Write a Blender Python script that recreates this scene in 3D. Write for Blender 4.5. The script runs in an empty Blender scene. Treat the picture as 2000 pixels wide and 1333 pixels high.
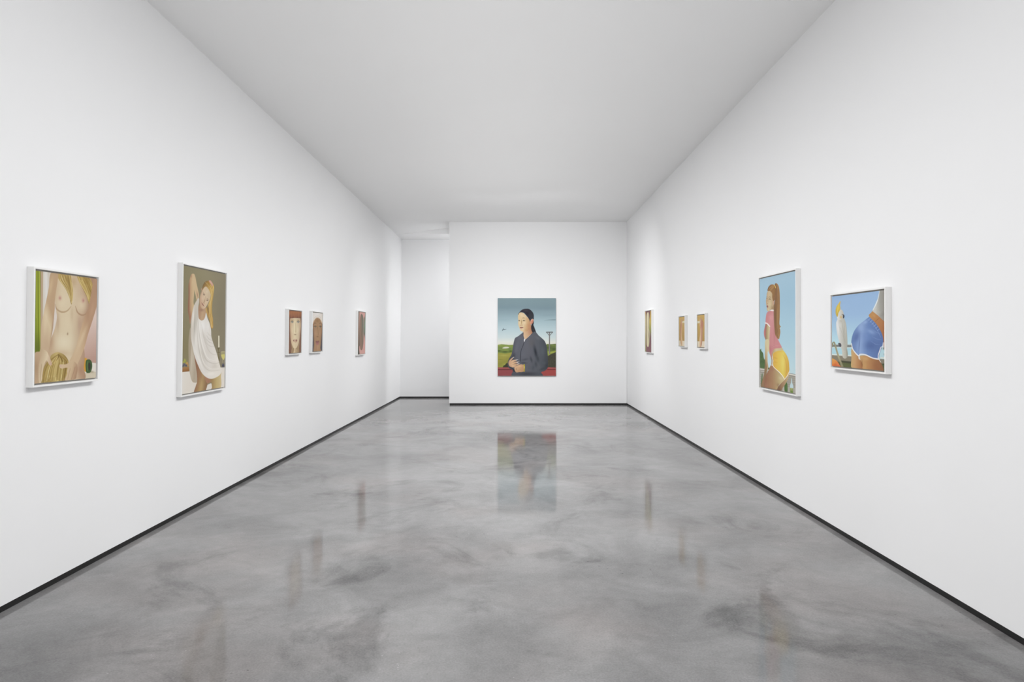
import bpy, bmesh, math, random
import numpy as np
from mathutils import Vector, Matrix

# ------------------------------------------------------------------ camera, light, exposure
scn = bpy.context.scene
COL = scn.collection
scn.view_settings.view_transform = 'Standard'
scn.view_settings.look = 'None'
scn.view_settings.gamma = 1.0
scn.view_settings.use_curve_mapping = False
scn.view_settings.exposure = 0.0

cam_data = bpy.data.cameras.new('camera')
cam_data.sensor_width = 36.0
cam_data.lens = 24.0
cam_data.shift_x = -3.0 / 2000.0          # architectural shift lens, camera held level
cam_data.shift_y = -10.5 / 2000.0
cam = bpy.data.objects.new('camera', cam_data)
cam.location = (0.0, 0.0, 1.5)
cam.rotation_euler = (math.pi / 2, 0.0, 0.0)
COL.objects.link(cam)
scn.camera = cam

world = bpy.data.worlds.new('world')
scn.world = world
world.use_nodes = True
world.node_tree.nodes['Background'].inputs[0].default_value = (0.9, 0.95, 1.0, 1.0)
world.node_tree.nodes['Background'].inputs[1].default_value = 0.0


def area_light(name, loc, size_x, size_y, power, aim=None, color=(1, 1, 1), spread=math.pi):
    d = bpy.data.lights.new(name, 'AREA')
    d.shape = 'RECTANGLE'
    d.size, d.size_y = size_x, size_y
    d.energy = power
    d.color = color
    d.spread = spread
    o = bpy.data.objects.new(name, d)
    o.location = loc
    if aim:                                # long side (size_y) stays level
        z = (Vector(loc) - Vector(aim)).normalized()
        y = Vector((0, 1, 0)) if abs(z.y) < 0.5 else Vector((1, 0, 0))
        x = y.cross(z).normalized()
        m = Matrix((x, z.cross(x), z)).transposed().to_4x4()
        m.translation = loc
        o.matrix_world = m
    COL.objects.link(o)
    return o


area_light('left_wall_washer', (0.9, 7.1, 3.82), 0.7, 11.4, 121.0, (-2.75, 7.1, -0.7), spread=math.radians(116))
area_light('right_wall_washer', (-1.1, 7.1, 3.82), 0.7, 11.4, 121.0, (2.45, 7.1, -0.7), spread=math.radians(116))
area_light('end_wall_washer', (-0.1, 11.0, 3.75), 0.25, 2.4, 56.0, (0.2, 14.79, -0.3), spread=math.radians(126))
area_light('hall_uplight', (-0.15, 6.4, 2.0), 2.2, 12.0, 26.0, (-0.15, 6.4, 5.0), spread=math.radians(130))
area_light('passage_light', (0.6, 15.72, 3.7), 1.7, 0.5, 72.0)
area_light('rear_fill_light', (-0.1, -2.9, 1.6), 4.6, 2.8, 150.0, (-0.1, 5.0, 2.2))  # added fill from behind the camera; the wall there has no window


# ------------------------------------------------------------------ helpers
def srgb(h):
    h = h.lstrip('#')
    c = [int(h[i:i + 2], 16) / 255.0 for i in (0, 2, 4)]
    return [x / 12.92 if x <= 0.04045 else ((x + 0.055) / 1.055) ** 2.4 for x in c]


def new_mat(name):
    m = bpy.data.materials.new(name)
    m.use_nodes = True
    nt = m.node_tree
    return m, nt, nt.nodes['Principled BSDF']


def link_obj(name, me, parent=None, mat=None, kind=None):
    o = bpy.data.objects.new(name, me)
    COL.objects.link(o)
    if mat:
        me.materials.append(mat)
    if parent:
        o.parent = parent
    if kind:
        o['kind'] = kind
    return o


def hexa(pts):
    """mesh of one closed six-sided block: four corners of one face, then the four opposite them"""
    faces = [(0, 1, 2, 3), (7, 6, 5, 4), (0, 4, 5, 1), (1, 5, 6, 2), (2, 6, 7, 3), (3, 7, 4, 0)]
    bm = bmesh.new()
    vs = [bm.verts.new(p) for p in pts]
    for f in faces:
        bm.faces.new([vs[i] for i in f])
    bmesh.ops.recalc_face_normals(bm, faces=bm.faces)
    return bm


def bm_mesh(bm, name):
    me = bpy.data.meshes.new(name)
    bm.to_mesh(me)
    bm.free()
    return me


def box_bm(x0, x1, y0, y1, z0, z1, bevel=0.0):
    bm = hexa([(x0, y0, z0), (x1, y0, z0), (x1, y1, z0), (x0, y1, z0),
               (x0, y0, z1), (x1, y0, z1), (x1, y1, z1), (x0, y1, z1)])
    if bevel:
        bmesh.ops.bevel(bm, geom=bm.edges[:], offset=bevel, segments=1, affect='EDGES')
    return bm


# ------------------------------------------------------------------ materials
def paint_material(name, col, bump=0.02, rough=0.62):
    m, nt, p = new_mat(name)
    n = nt.nodes
    tc = n.new('ShaderNodeTexCoord')
    big = n.new('ShaderNodeTexNoise')
    big.inputs['Scale'].default_value = 0.55
    big.inputs['Detail'].default_value = 3.0
    ramp = n.new('ShaderNodeValToRGB')
    ramp.color_ramp.elements[0].position = 0.3
    ramp.color_ramp.elements[0].color = (col[0] * 0.985, col[1] * 0.985, col[2] * 0.985, 1)
    ramp.color_ramp.elements[1].position = 0.7
    ramp.color_ramp.elements[1].color = (col[0], col[1], col[2], 1)
    fine = n.new('ShaderNodeTexNoise')
    fine.inputs['Scale'].default_value = 160.0
    fine.inputs['Detail'].default_value = 2.0
    bp = n.new('ShaderNodeBump')
    bp.inputs['Strength'].default_value = bump
    bp.inputs['Distance'].default_value = 0.002
    nt.links.new(tc.outputs['Object'], big.inputs['Vector'])
    nt.links.new(tc.outputs['Object'], fine.inputs['Vector'])
    nt.links.new(big.outputs['Fac'], ramp.inputs['Fac'])
    nt.links.new(ramp.outputs['Color'], p.inputs['Base Color'])
    nt.links.new(fine.outputs['Fac'], bp.inputs['Height'])
    nt.links.new(bp.outputs['Normal'], p.inputs['Normal'])
    p.inputs['Roughness'].default_value = rough
    p.inputs['Specular IOR Level'].default_value = 0.25
    return m


M_WALL = paint_material('white_wall_paint', (0.87, 0.872, 0.878))
M_CEIL = paint_material('white_ceiling_paint', (0.93, 0.93, 0.93))
M_FRAME = paint_material('white_frame_lacquer', (0.85, 0.845, 0.835), 0.01, 0.4)
M_BACK = paint_material('grey_frame_backing', (0.42, 0.40, 0.37), 0.02, 0.8)
M_LINEN = paint_material('primed_linen_edge', (0.55, 0.54, 0.52), 0.05, 0.8)


def black_material():
    m, nt, p = new_mat('black_base_metal')
    n = nt.nodes
    no = n.new('ShaderNodeTexNoise')
    no.inputs['Scale'].default_value = 6.0
    r = n.new('ShaderNodeMapRange')
    r.inputs['To Min'].default_value = 0.35
    r.inputs['To Max'].default_value = 0.5
    nt.links.new(no.outputs['Fac'], r.inputs['Value'])
    nt.links.new(r.outputs['Result'], p.inputs['Roughness'])
    p.inputs['Base Color'].default_value = (0.012, 0.012, 0.012, 1)
    p.inputs['Specular IOR Level'].default_value = 0.3
    return m


M_BASE = black_material()


def concrete_material():
    m, nt, p = new_mat('polished_concrete')
    n, L = nt.nodes, nt.links
    tc = n.new('ShaderNodeTexCoord')

    def noise(scale, detail, rough, dist=0.0, vec=None):
        t = n.new('ShaderNodeTexNoise')
        t.inputs['Scale'].default_value = scale
        t.inputs['Detail'].default_value = detail
        t.inputs['Roughness'].default_value = rough
        t.inputs['Distortion'].default_value = dist
        L.new(vec or tc.outputs['Object'], t.inputs['Vector'])
        return t

    def rng(src, a, b, c, d, smooth=False):
        r = n.new('ShaderNodeMapRange')
        if smooth:
            r.interpolation_type = 'SMOOTHSTEP'
        r.inputs['From Min'].default_value = a
        r.inputs['From Max'].default_value = b
        r.inputs['To Min'].default_value = c
        r.inputs['To Max'].default_value = d
        L.new(src, r.inputs['Value'])
        return r.outputs['Result']

    def math_(op, a, b):
        q = n.new('ShaderNodeMath')
        q.operation = op
        for i, v in enumerate((a, b)):
            if isinstance(v, (int, float)):
                q.inputs[i].default_value = v
            else:
                L.new(v, q.inputs[i])
        return q.outputs[0]

    cloud = noise(0.55, 5.0, 0.55, 0.4)               # broad trowel clouds
    mid = noise(1.7, 7.0, 0.62, 0.7)                  # blotches
    fine = noise(14.0, 6.0, 0.7)                      # cream-layer grain
    grit = noise(95.0, 4.0, 0.7)                     # sand
    stain = noise(0.9, 8.0, 0.68, 1.2)                # darker scuffed patches
    v = math_('ADD', rng(cloud.outputs['Fac'], 0.25, 0.75, -0.075, 0.075), 0.195)
    v = math_('ADD', v, rng(mid.outputs['Fac'], 0.3, 0.7, -0.045, 0.045))
    v = math_('ADD', v, rng(fine.outputs['Fac'], 0.3, 0.7, -0.016, 0.016))
    v = math_('ADD', v, rng(grit.outputs['Fac'], 0.3, 0.7, -0.034, 0.034))
    v = math_('ADD', v, rng(stain.outputs['Fac'], 0.52, 0.68, 0.0, -0.075, True))
    # pale aggregate chips and dark pits
    vor = n.new('ShaderNodeTexVoronoi')
    vor.inputs['Scale'].default_value = 26.0
    vor.inputs['Randomness'].default_value = 1.0
    L.new(tc.outputs['Object'], vor.inputs['Vector'])
    chip = rng(vor.outputs['Distance'], 0.06, 0.11, 1.0, 0.0)
    sel = noise(2.6, 2.0, 0.5)
    chip = math_('MULTIPLY', chip, rng(sel.outputs['Fac'], 0.56, 0.64, 0.0, 0.13))
    v = math_('ADD', v, chip)
    vor2 = n.new('ShaderNodeTexVoronoi')
    vor2.inputs['Scale'].default_value = 17.0
    L.new(tc.outputs['Object'], vor2.inputs['Vector'])
    pit = rng(vor2.outputs['Distance'], 0.06, 0.12, 1.0, 0.0)
    sel2 = noise(1.3, 2.0, 0.5)
    pit = math_('MULTIPLY', pit, rng(sel2.outputs['Fac'], 0.55, 0.63, 0.0, -0.09))
    v = math_('ADD', v, pit)
    v = math_('MAXIMUM', v, 0.03)
    comb = n.new('ShaderNodeCombineColor')
    L.new(math_('MULTIPLY', v, 1.01), comb.inputs[0])
    L.new(v, comb.inputs[1])
    L.new(v, comb.inputs[2])
    warm = n.new('ShaderNodeMix')
    warm.data_type = 'RGBA'
    warm.blend_type = 'MULTIPLY'
    warm.inputs[7].default_value = (1.03, 0.985, 0.97, 1)
    hue = noise(0.8, 3.0, 0.5)
    L.new(rng(hue.outputs['Fac'], 0.45, 0.65, 0.0, 1.0, True), warm.inputs[0])
    L.new(comb.outputs[0], warm.inputs[6])
    L.new(warm.outputs[2], p.inputs['Base Color'])
    # sealer gloss varies with the blotches
    L.new(rng(mid.outputs['Fac'], 0.3, 0.7, 0.042, 0.1), p.inputs['Coat Roughness'])
    p.inputs['Coat Weight'].default_value = 0.95
    p.inputs['Coat IOR'].default_value = 1.27
    p.inputs['Roughness'].default_value = 0.6
    p.inputs['Specular IOR Level'].default_value = 0.2
    bp = n.new('ShaderNodeBump')
    bp.inputs['Strength'].default_value = 0.03
    bp.inputs['Distance'].default_value = 0.002
    L.new(math_('ADD', mid.outputs['Fac'], math_('MULTIPLY', fine.outputs['Fac'], 0.25)), bp.inputs['Height'])
    L.new(bp.outputs['Normal'], p.inputs['Normal'])
    L.new(bp.outputs['Normal'], p.inputs['Coat Normal'])
    return m


M_FLOOR = concrete_material()

# ------------------------------------------------------------------ the room
YB, YF, YE = -3.0, 14.79, 16.42          # wall behind the camera, end wall, passage wall
ZB = 0.034                               # height of the recessed black base
ZT = 4.30
TH = 0.16


def x_left(y, h):
    return -2.785 + 0.0031 * y + 0.012 * h


def x_right(y, h):
    return 2.472 - 0.00094 * y - 0.002 * h


def h_left(y):
    return 3.987 - 0.0151 * (y - 5.05)


def h_right(y):
    return 4.067 - 0.0105 * (y - 5.2)


def structure(name, bm, mat):
    return link_obj(name, bm_mesh(bm, name), None, mat, 'structure')


structure('floor', box_bm(-3.1, 2.8, YB - 0.2, YE + 0.2, -0.2, 0.0), M_FLOOR)


def side_wall(xf, out, y0, y1, z0, z1, set_back=0.0):
    s = set_back * out
    a = [(xf(y0, z0) + s, y0, z0), (xf(y1, z0) + s, y1, z0), (xf(y1, z1) + s, y1, z1), (xf(y0, z1) + s, y0, z1)]
    b = [(out * 2.6 + out * TH + out * 0.35, y, z) for (x, y, z) in a]
    return hexa(a + b)


structure('wall_left', side_wall(x_left, -1, YB, YE, ZB, ZT), M_WALL)
structure('wall_right', side_wall(x_right, 1, YB, YE, ZB, ZT), M_WALL)
structure('baseboard_left', side_wall(x_left, -1, YB, YE, 0.0, ZB, 0.001), M_BASE)
structure('baseboard_right', side_wall(x_right, 1, YB, YE, 0.0, ZB, 0.001), M_BASE)

XE = -1.396                              # free edge of the end wall
xr = x_right(YF, 2.0)
structure('wall_front', box_bm(XE, xr, YF, YF + 0.32, ZB, ZT), M_WALL)
structure('baseboard_front', box_bm(XE + 0.014, xr, YF + 0.010, YF + 0.31, 0.0, ZB), M_BASE)
structure('wall_passage', box_bm(-2.9, 2.6, YE, YE + 0.15, ZB, ZT), M_WALL)
structure('baseboard_passage', box_bm(-2.9, 2.6, YE + 0.008, YE + 0.15, 0.0, ZB), M_BASE)
structure('wall_back', box_bm(-2.95, 2.65, YB - 0.15, YB, ZB, ZT), M_WALL)
structure('baseboard_back', box_bm(-2.95, 2.65, YB - 0.15, YB - 0.008, 0.0, ZB), M_BASE)


def ceiling_bm(y0, y1, nx, ny, fh, x0=-2.95, x1=2.65):
    xs = np.linspace(x0, x1, nx)
    ys = np.linspace(y0, y1, ny)
    bm = bmesh.new()
    lo = [[bm.verts.new((x, y, fh(x, y))) for x in xs] for y in ys]
    hi = [[bm.verts.new((x, y, ZT + 0.05)) for x in xs] for y in ys]
    for j in range(ny - 1):
        for i in range(nx - 1):
            bm.faces.new((lo[j][i], lo[j + 1][i], lo[j + 1][i + 1], lo[j][i + 1])).smooth = True
            bm.faces.new((hi[j][i], hi[j][i + 1], hi[j + 1][i + 1], hi[j + 1][i]))
    for j in range(ny - 1):
        bm.faces.new((lo[j][0], hi[j][0], hi[j + 1][0], lo[j + 1][0]))
        bm.faces.new((lo[j][-1], lo[j + 1][-1], hi[j + 1][-1], hi[j][-1]))
    for i in range(nx - 1):
        bm.faces.new((lo[0][i], lo[0][i + 1], hi[0][i + 1], hi[0][i]))
        bm.faces.new((lo[-1][i], hi[-1][i], hi[-1][i + 1], lo[-1][i + 1]))
    bm.normal_update()
    for e in bm.edges:                     # keep the slab's rim crisp
        e.smooth = len(e.link_faces) == 2 and e.calc_face_angle(0.0) < 0.6
    return bm


def main_height(x, y):
    t = min(1.0, max(0.0, (x + 2.72) / (2.72 + XE)))
    t = t * t * (3 - 2 * t)
    return h_left(y) * (1 - t) + h_right(y) * t


YD = 15.63                               # the ceiling steps down a little over the passage
structure('ceiling', ceiling_bm(YB - 0.1, YF, 41, 9, main_height), M_CEIL)
structure('ceiling', ceiling_bm(YF, YD, 15, 3, main_height, -2.95, XE), M_CEIL)
structure('ceiling', ceiling_bm(YD, YE + 0.1, 3, 3, lambda x, y: h_left(y), -2.95, XE), M_CEIL)
structure('ceiling', ceiling_bm(YF + 0.32, YE + 0.1, 3, 3, lambda x, y: h_left(y), XE, 2.65), M_CEIL)

# ------------------------------------------------------------------ pictures
# each: wall, y near, y far, bottom, top (metres)
FRAME_D, RAIL, GAP, SINK = 0.042, 0.0112, 0.0100, 0.006


def wall_matrix(side, yc, zc):
    """local x = to the viewer's right along the wall, y = up, z = out of the wall"""
    if side == 'L':
        o = Vector((x_left(yc, zc), yc, zc))
        ax = Vector((0.0031, 1.0, 0.0)).normalized()
        up = Vector((0.012, 0.0, 1.0))
    elif side == 'R':
        o = Vector((x_right(yc, zc), yc, zc))
        ax = Vector((0.00094, -1.0, 0.0)).normalized()
        up = Vector((-0.002, 0.0, 1.0))
    else:
        o = Vector((yc, YF, zc))
        ax = Vector((1.0, 0.0, 0.0))
        up = Vector((0.0, 0.0, 1.0))
    nz = ax.cross(up).normalized()
    up = nz.cross(ax).normalized()
    m = Matrix((ax, up, nz)).transposed().to_4x4()
    m.translation = o
    return m


def canvas_mesh(name, w, h, z0, z1, img):
    """a stretched canvas: printed front as a fine grid coloured per point, plain sides and back"""
    H, W = img.shape[:2]
    us = np.linspace(-w / 2, w / 2, W)
    vs = np.linspace(h / 2, -h / 2, H)
    X, Y = np.meshgrid(us, vs)
    front = np.stack([X, Y, np.full_like(X, z1)], -1).reshape(-1, 3)
    back = np.array([(-w / 2, h / 2, z0), (w / 2, h / 2, z0), (w / 2, -h / 2, z0), (-w / 2, -h / 2, z0)])
    idx = np.arange(H * W).reshape(H, W)
    quads = np.stack([idx[:-1, :-1], idx[1:, :-1], idx[1:, 1:], idx[:-1, 1:]], -1).reshape(-1, 4)
    nb = H * W
    c = [idx[0, 0], idx[0, -1], idx[-1, -1], idx[-1, 0]]
    sides = [[c[i], c[(i + 1) % 4], nb + (i + 1) % 4, nb + i] for i in range(4)] + [[nb, nb + 1, nb + 2, nb + 3]]
    quads = np.concatenate([quads, np.array(sides)])
    pts = np.concatenate([front, back]).astype(np.float32)
    me = bpy.data.meshes.new(name)
    me.vertices.add(len(pts))
    me.vertices.foreach_set('co', pts.ravel())
    me.loops.add(quads.size)
    me.loops.foreach_set('vertex_index', quads.ravel().astype(np.int32))
    me.polygons.add(len(quads))
    me.polygons.foreach_set('loop_start', np.arange(0, quads.size, 4, dtype=np.int32))
    mi = np.zeros(len(quads), np.int32)
    mi[-5:] = 1
    me.update(calc_edges=True)
    me.polygons.foreach_set('material_index', mi)
    at = me.attributes.new('pigment', 'FLOAT_COLOR', 'POINT')
    rgba = np.ones((len(pts), 4), np.float32)
    rgba[:nb, :3] = img.reshape(-1, 3)
    at.data.foreach_set('color', rgba.ravel())
    me.validate()
    return me


def oil_material():
    m, nt, p = new_mat('oil_paint')
    n, L = nt.nodes, nt.links
    at = n.new('ShaderNodeAttribute')
    at.attribute_name = 'pigment'
    L.new(at.outputs['Color'], p.inputs['Base Color'])
    tc = n.new('ShaderNodeTexCoord')
    wv = n.new('ShaderNodeTexNoise')
    wv.inputs['Scale'].default_value = 400.0
    bp = n.new('ShaderNodeBump')
    bp.inputs['Strength'].default_value = 0.05
    bp.inputs['Distance'].default_value = 0.001
    L.new(tc.outputs['Object'], wv.inputs['Vector'])
    L.new(wv.outputs['Fac'], bp.inputs['Height'])
    L.new(bp.outputs['Normal'], p.inputs['Normal'])
    p.inputs['Roughness'].default_value = 0.55
    p.inputs['Specular IOR Level'].default_value = 0.15
    return m


M_OIL = oil_material()


def picture(name, side, a, b, z0, z1, img, label, framed=True):
    root = bpy.data.objects.new(name, None)
    COL.objects.link(root)
    root['label'] = label
    root['category'] = 'painting'
    root.empty_display_size = 0.1
    w, h = abs(b - a), z1 - z0
    root.matrix_world = wall_matrix(side, (a + b) / 2, (z0 + z1) / 2)
    if not framed:
        me = canvas_mesh('canvas', w, h, 0.003, 0.034, img)
        link_obj('canvas', me, root, M_OIL)
        me.materials.append(M_LINEN)
        return root
    d = FRAME_D
    x, y = w / 2, h / 2
    for (x0, x1, y0, y1) in ((-x, -x + RAIL, -y, y), (x - RAIL, x, -y, y),
                             (-x + RAIL, x - RAIL, y - RAIL, y), (-x + RAIL, x - RAIL, -y, -y + RAIL)):
        me = bm_mesh(box_bm(x0, x1, y0, y1, 0.0, d, 0.0006), 'frame_rail')
        link_obj('frame_rail', me, root, M_FRAME)
    xi, yi = x - RAIL, y - RAIL
    link_obj('frame_backing', bm_mesh(box_bm(-xi, xi, -yi, yi, 0.002, 0.022), 'frame_backing'), root, M_BACK)
    me = canvas_mesh('canvas', 2 * (xi - GAP), 2 * (yi - GAP), 0.022, d - SINK, img)
    link_obj('canvas', me, root, M_OIL)
    me.materials.append(M_LINEN)
    return root


# ------------------------------------------------------------------ the brush: soft-edged shapes on a pigment grid
# picture space: 1000 units = the height of the canvas, x to the right, y down
def hex3(h):
    return np.array([int(h[i:i + 2], 16) / 255.0 for i in (0, 2, 4)], np.float32)


def spline(p, closed=True, k=5):
    p = np.asarray(p, np.float64)
    n = len(p)
    out = []
    rng = range(n) if closed else range(n - 1)
    for i in rng:
        if closed:
            a, b, c, d = p[i - 1], p[i], p[(i + 1) % n], p[(i + 2) % n]
        else:
            a, b, c, d = p[max(i - 1, 0)], p[i], p[i + 1], p[min(i + 2, n - 1)]
        for t in np.arange(k) / k:
            out.append(0.5 * (2 * b + (c - a) * t + (2 * a - 5 * b + 4 * c - d) * t * t + (3 * b - a - 3 * c + d) * t ** 3))
    if not closed:
        out.append(p[-1])
    return np.array(out)


class Easel:
    def __init__(self, aspect, rows):
        self.h = rows
        self.w = int(round(rows * aspect))
        xs = np.linspace(0, 1000 * aspect, self.w)
        ys = np.linspace(0, 1000, self.h)
        self.X, self.Y = np.meshgrid(xs, ys)
        self.px = 1000.0 / rows
        self.img = np.zeros((self.h, self.w, 3), np.float32)
        self.masks = {}

    def window(self, x0, x1, y0, y1):
        xs, ys = self.X[0], self.Y[:, 0]
        i0, i1 = np.searchsorted(xs, (x0, x1))
        j0, j1 = np.searchsorted(ys, (y0, y1))
        return slice(j0, j1), slice(i0, i1)

    def fill(self, f, X, Y):
        if isinstance(f, str):
            return hex3(f)
        x0, y0, x1, y1, stops = f
        dx, dy = x1 - x0, y1 - y0
        t = ((X - x0) * dx + (Y - y0) * dy) / (dx * dx + dy * dy + 1e-9)
        pos = [s[0] for s in stops]
        cs = np.array([hex3(s[1]) for s in stops])
        return np.stack([np.interp(t, pos, cs[:, k]) for k in range(3)], -1)

    def lay(self, sl, a, col, clip):
        if clip:
            a = a * self.masks[clip][sl]
        self.img[sl] = self.img[sl] * (1 - a[..., None]) + col * a[..., None]

    def poly(self, pts, f, soft=2.0, alpha=1.0, smooth=1, name=None, clip=None):
        p = spline(pts) if smooth else np.asarray(pts, float)
        soft = max(soft, self.px * 1.2)
        lo, hi = p.min(0) - soft, p.max(0) + soft
        sl = self.window(lo[0], hi[0], lo[1], hi[1])
        X, Y = self.X[sl], self.Y[sl]
        if X.size == 0:
            if name:
                self.masks[name] = np.zeros((self.h, self.w), np.float32)
            return
        d2 = np.full(X.shape, 1e12)
        ins = np.zeros(X.shape, bool)
        for (x0, y0), (x1, y1) in zip(p, np.roll(p, -1, 0)):
            ex, ey = x1 - x0, y1 - y0
            l2 = ex * ex + ey * ey
            if l2 < 1e-9:
                continue
            t = np.clip(((X - x0) * ex + (Y - y0) * ey) / l2, 0, 1)
            np.minimum(d2, (X - x0 - t * ex) ** 2 + (Y - y0 - t * ey) ** 2, out=d2)
            if y0 != y1:
                ins ^= ((y0 > Y) != (y1 > Y)) & (X < ex * (Y - y0) / ey + x0)
        sd = np.sqrt(d2) * np.where(ins, -1, 1)
        a = np.clip(0.5 - sd / soft, 0, 1).astype(np.float32)
        a = a * a * (3 - 2 * a)
        if name:
            m = np.zeros((self.h, self.w), np.float32)
            m[sl] = a
            if clip:
                m *= self.masks[clip]
            self.masks[name] = m
        self.lay(sl, a * alpha, self.fill(f, X, Y), clip)

    def blob(self, c, u, v, col, alpha=1.0, clip=None):
        """soft round touch with half axes u and v"""
        (ux, uy), (vx, vy) = u, v
        rx, ry = 1.8 * (abs(ux) + abs(vx)), 1.8 * (abs(uy) + abs(vy))
        sl = self.window(c[0] - rx, c[0] + rx, c[1] - ry, c[1] + ry)
        X, Y = self.X[sl] - c[0], self.Y[sl] - c[1]
        if X.size == 0:
            return
        det = ux * vy - uy * vx
        q0, q1 = (X * vy - Y * vx) / det, (Y * ux - X * uy) / det
        a = np.exp(-2.0 * (q0 * q0 + q1 * q1)) * alpha
        self.lay(sl, a.astype(np.float32), hex3(col), clip)

    def hair(self, A, B, n, cols, w, alpha, seed, clip=None, wave=0.0):
        """n fine strands spread between the guide curves A and B"""
        r = random.Random(seed)
        A, B = np.asarray(A, float), np.asarray(B, float)
        for _ in range(n):
            t = r.random()
            s = spline(A * (1 - t) + B * t, False, 4)
            if wave:
                ph, k = r.random() * 6.28, len(s)
                off = wave * np.sin(np.linspace(0, 9, k) + ph)
                s = s + np.stack([off, np.zeros(k)], 1)
            i0 = int(r.random() * 0.4 * len(s))
            i1 = len(s) - int(r.random() * 0.3 * len(s))
            s = s[i0:i1]
            if len(s) < 2:
                continue
            m = w * (0.6 + r.random() * 0.8) + self.px * 0.4
            lo, hi = s.min(0) - 2 * m, s.max(0) + 2 * m
            sl = self.window(lo[0], hi[0], lo[1], hi[1])
            X, Y = self.X[sl], self.Y[sl]
            if X.size == 0:
                continue
            d2 = np.full(X.shape, 1e12)
            for (x0, y0), (x1, y1) in zip(s[:-1], s[1:]):
                ex, ey = x1 - x0, y1 - y0
                tt = np.clip(((X - x0) * ex + (Y - y0) * ey) / (ex * ex + ey * ey + 1e-9), 0, 1)
                np.minimum(d2, (X - x0 - tt * ex) ** 2 + (Y - y0 - tt * ey) ** 2, out=d2)
            a = np.exp(-d2 / (m * m)) * alpha
            self.lay(sl, a.astype(np.float32), hex3(r.choice(cols)), clip)

    def run(self, ops):
        for o in ops:
            k, rest = o[0], o[1:]
            if k == 'p':
                self.poly(*rest)
            elif k == 'b':
                self.blob(*rest)
            elif k == 'h':
                self.hair(*rest)
        c = self.img
        g = (c * (0.3, 0.59, 0.11)).sum(-1, keepdims=True)
        c = np.clip(g + (c - g) * 0.88, 0, 1)          # oil glazes: slightly muted
        return np.where(c <= 0.04045, c / 12.92, ((c + 0.055) / 1.055) ** 2.4).astype(np.float32)


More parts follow.
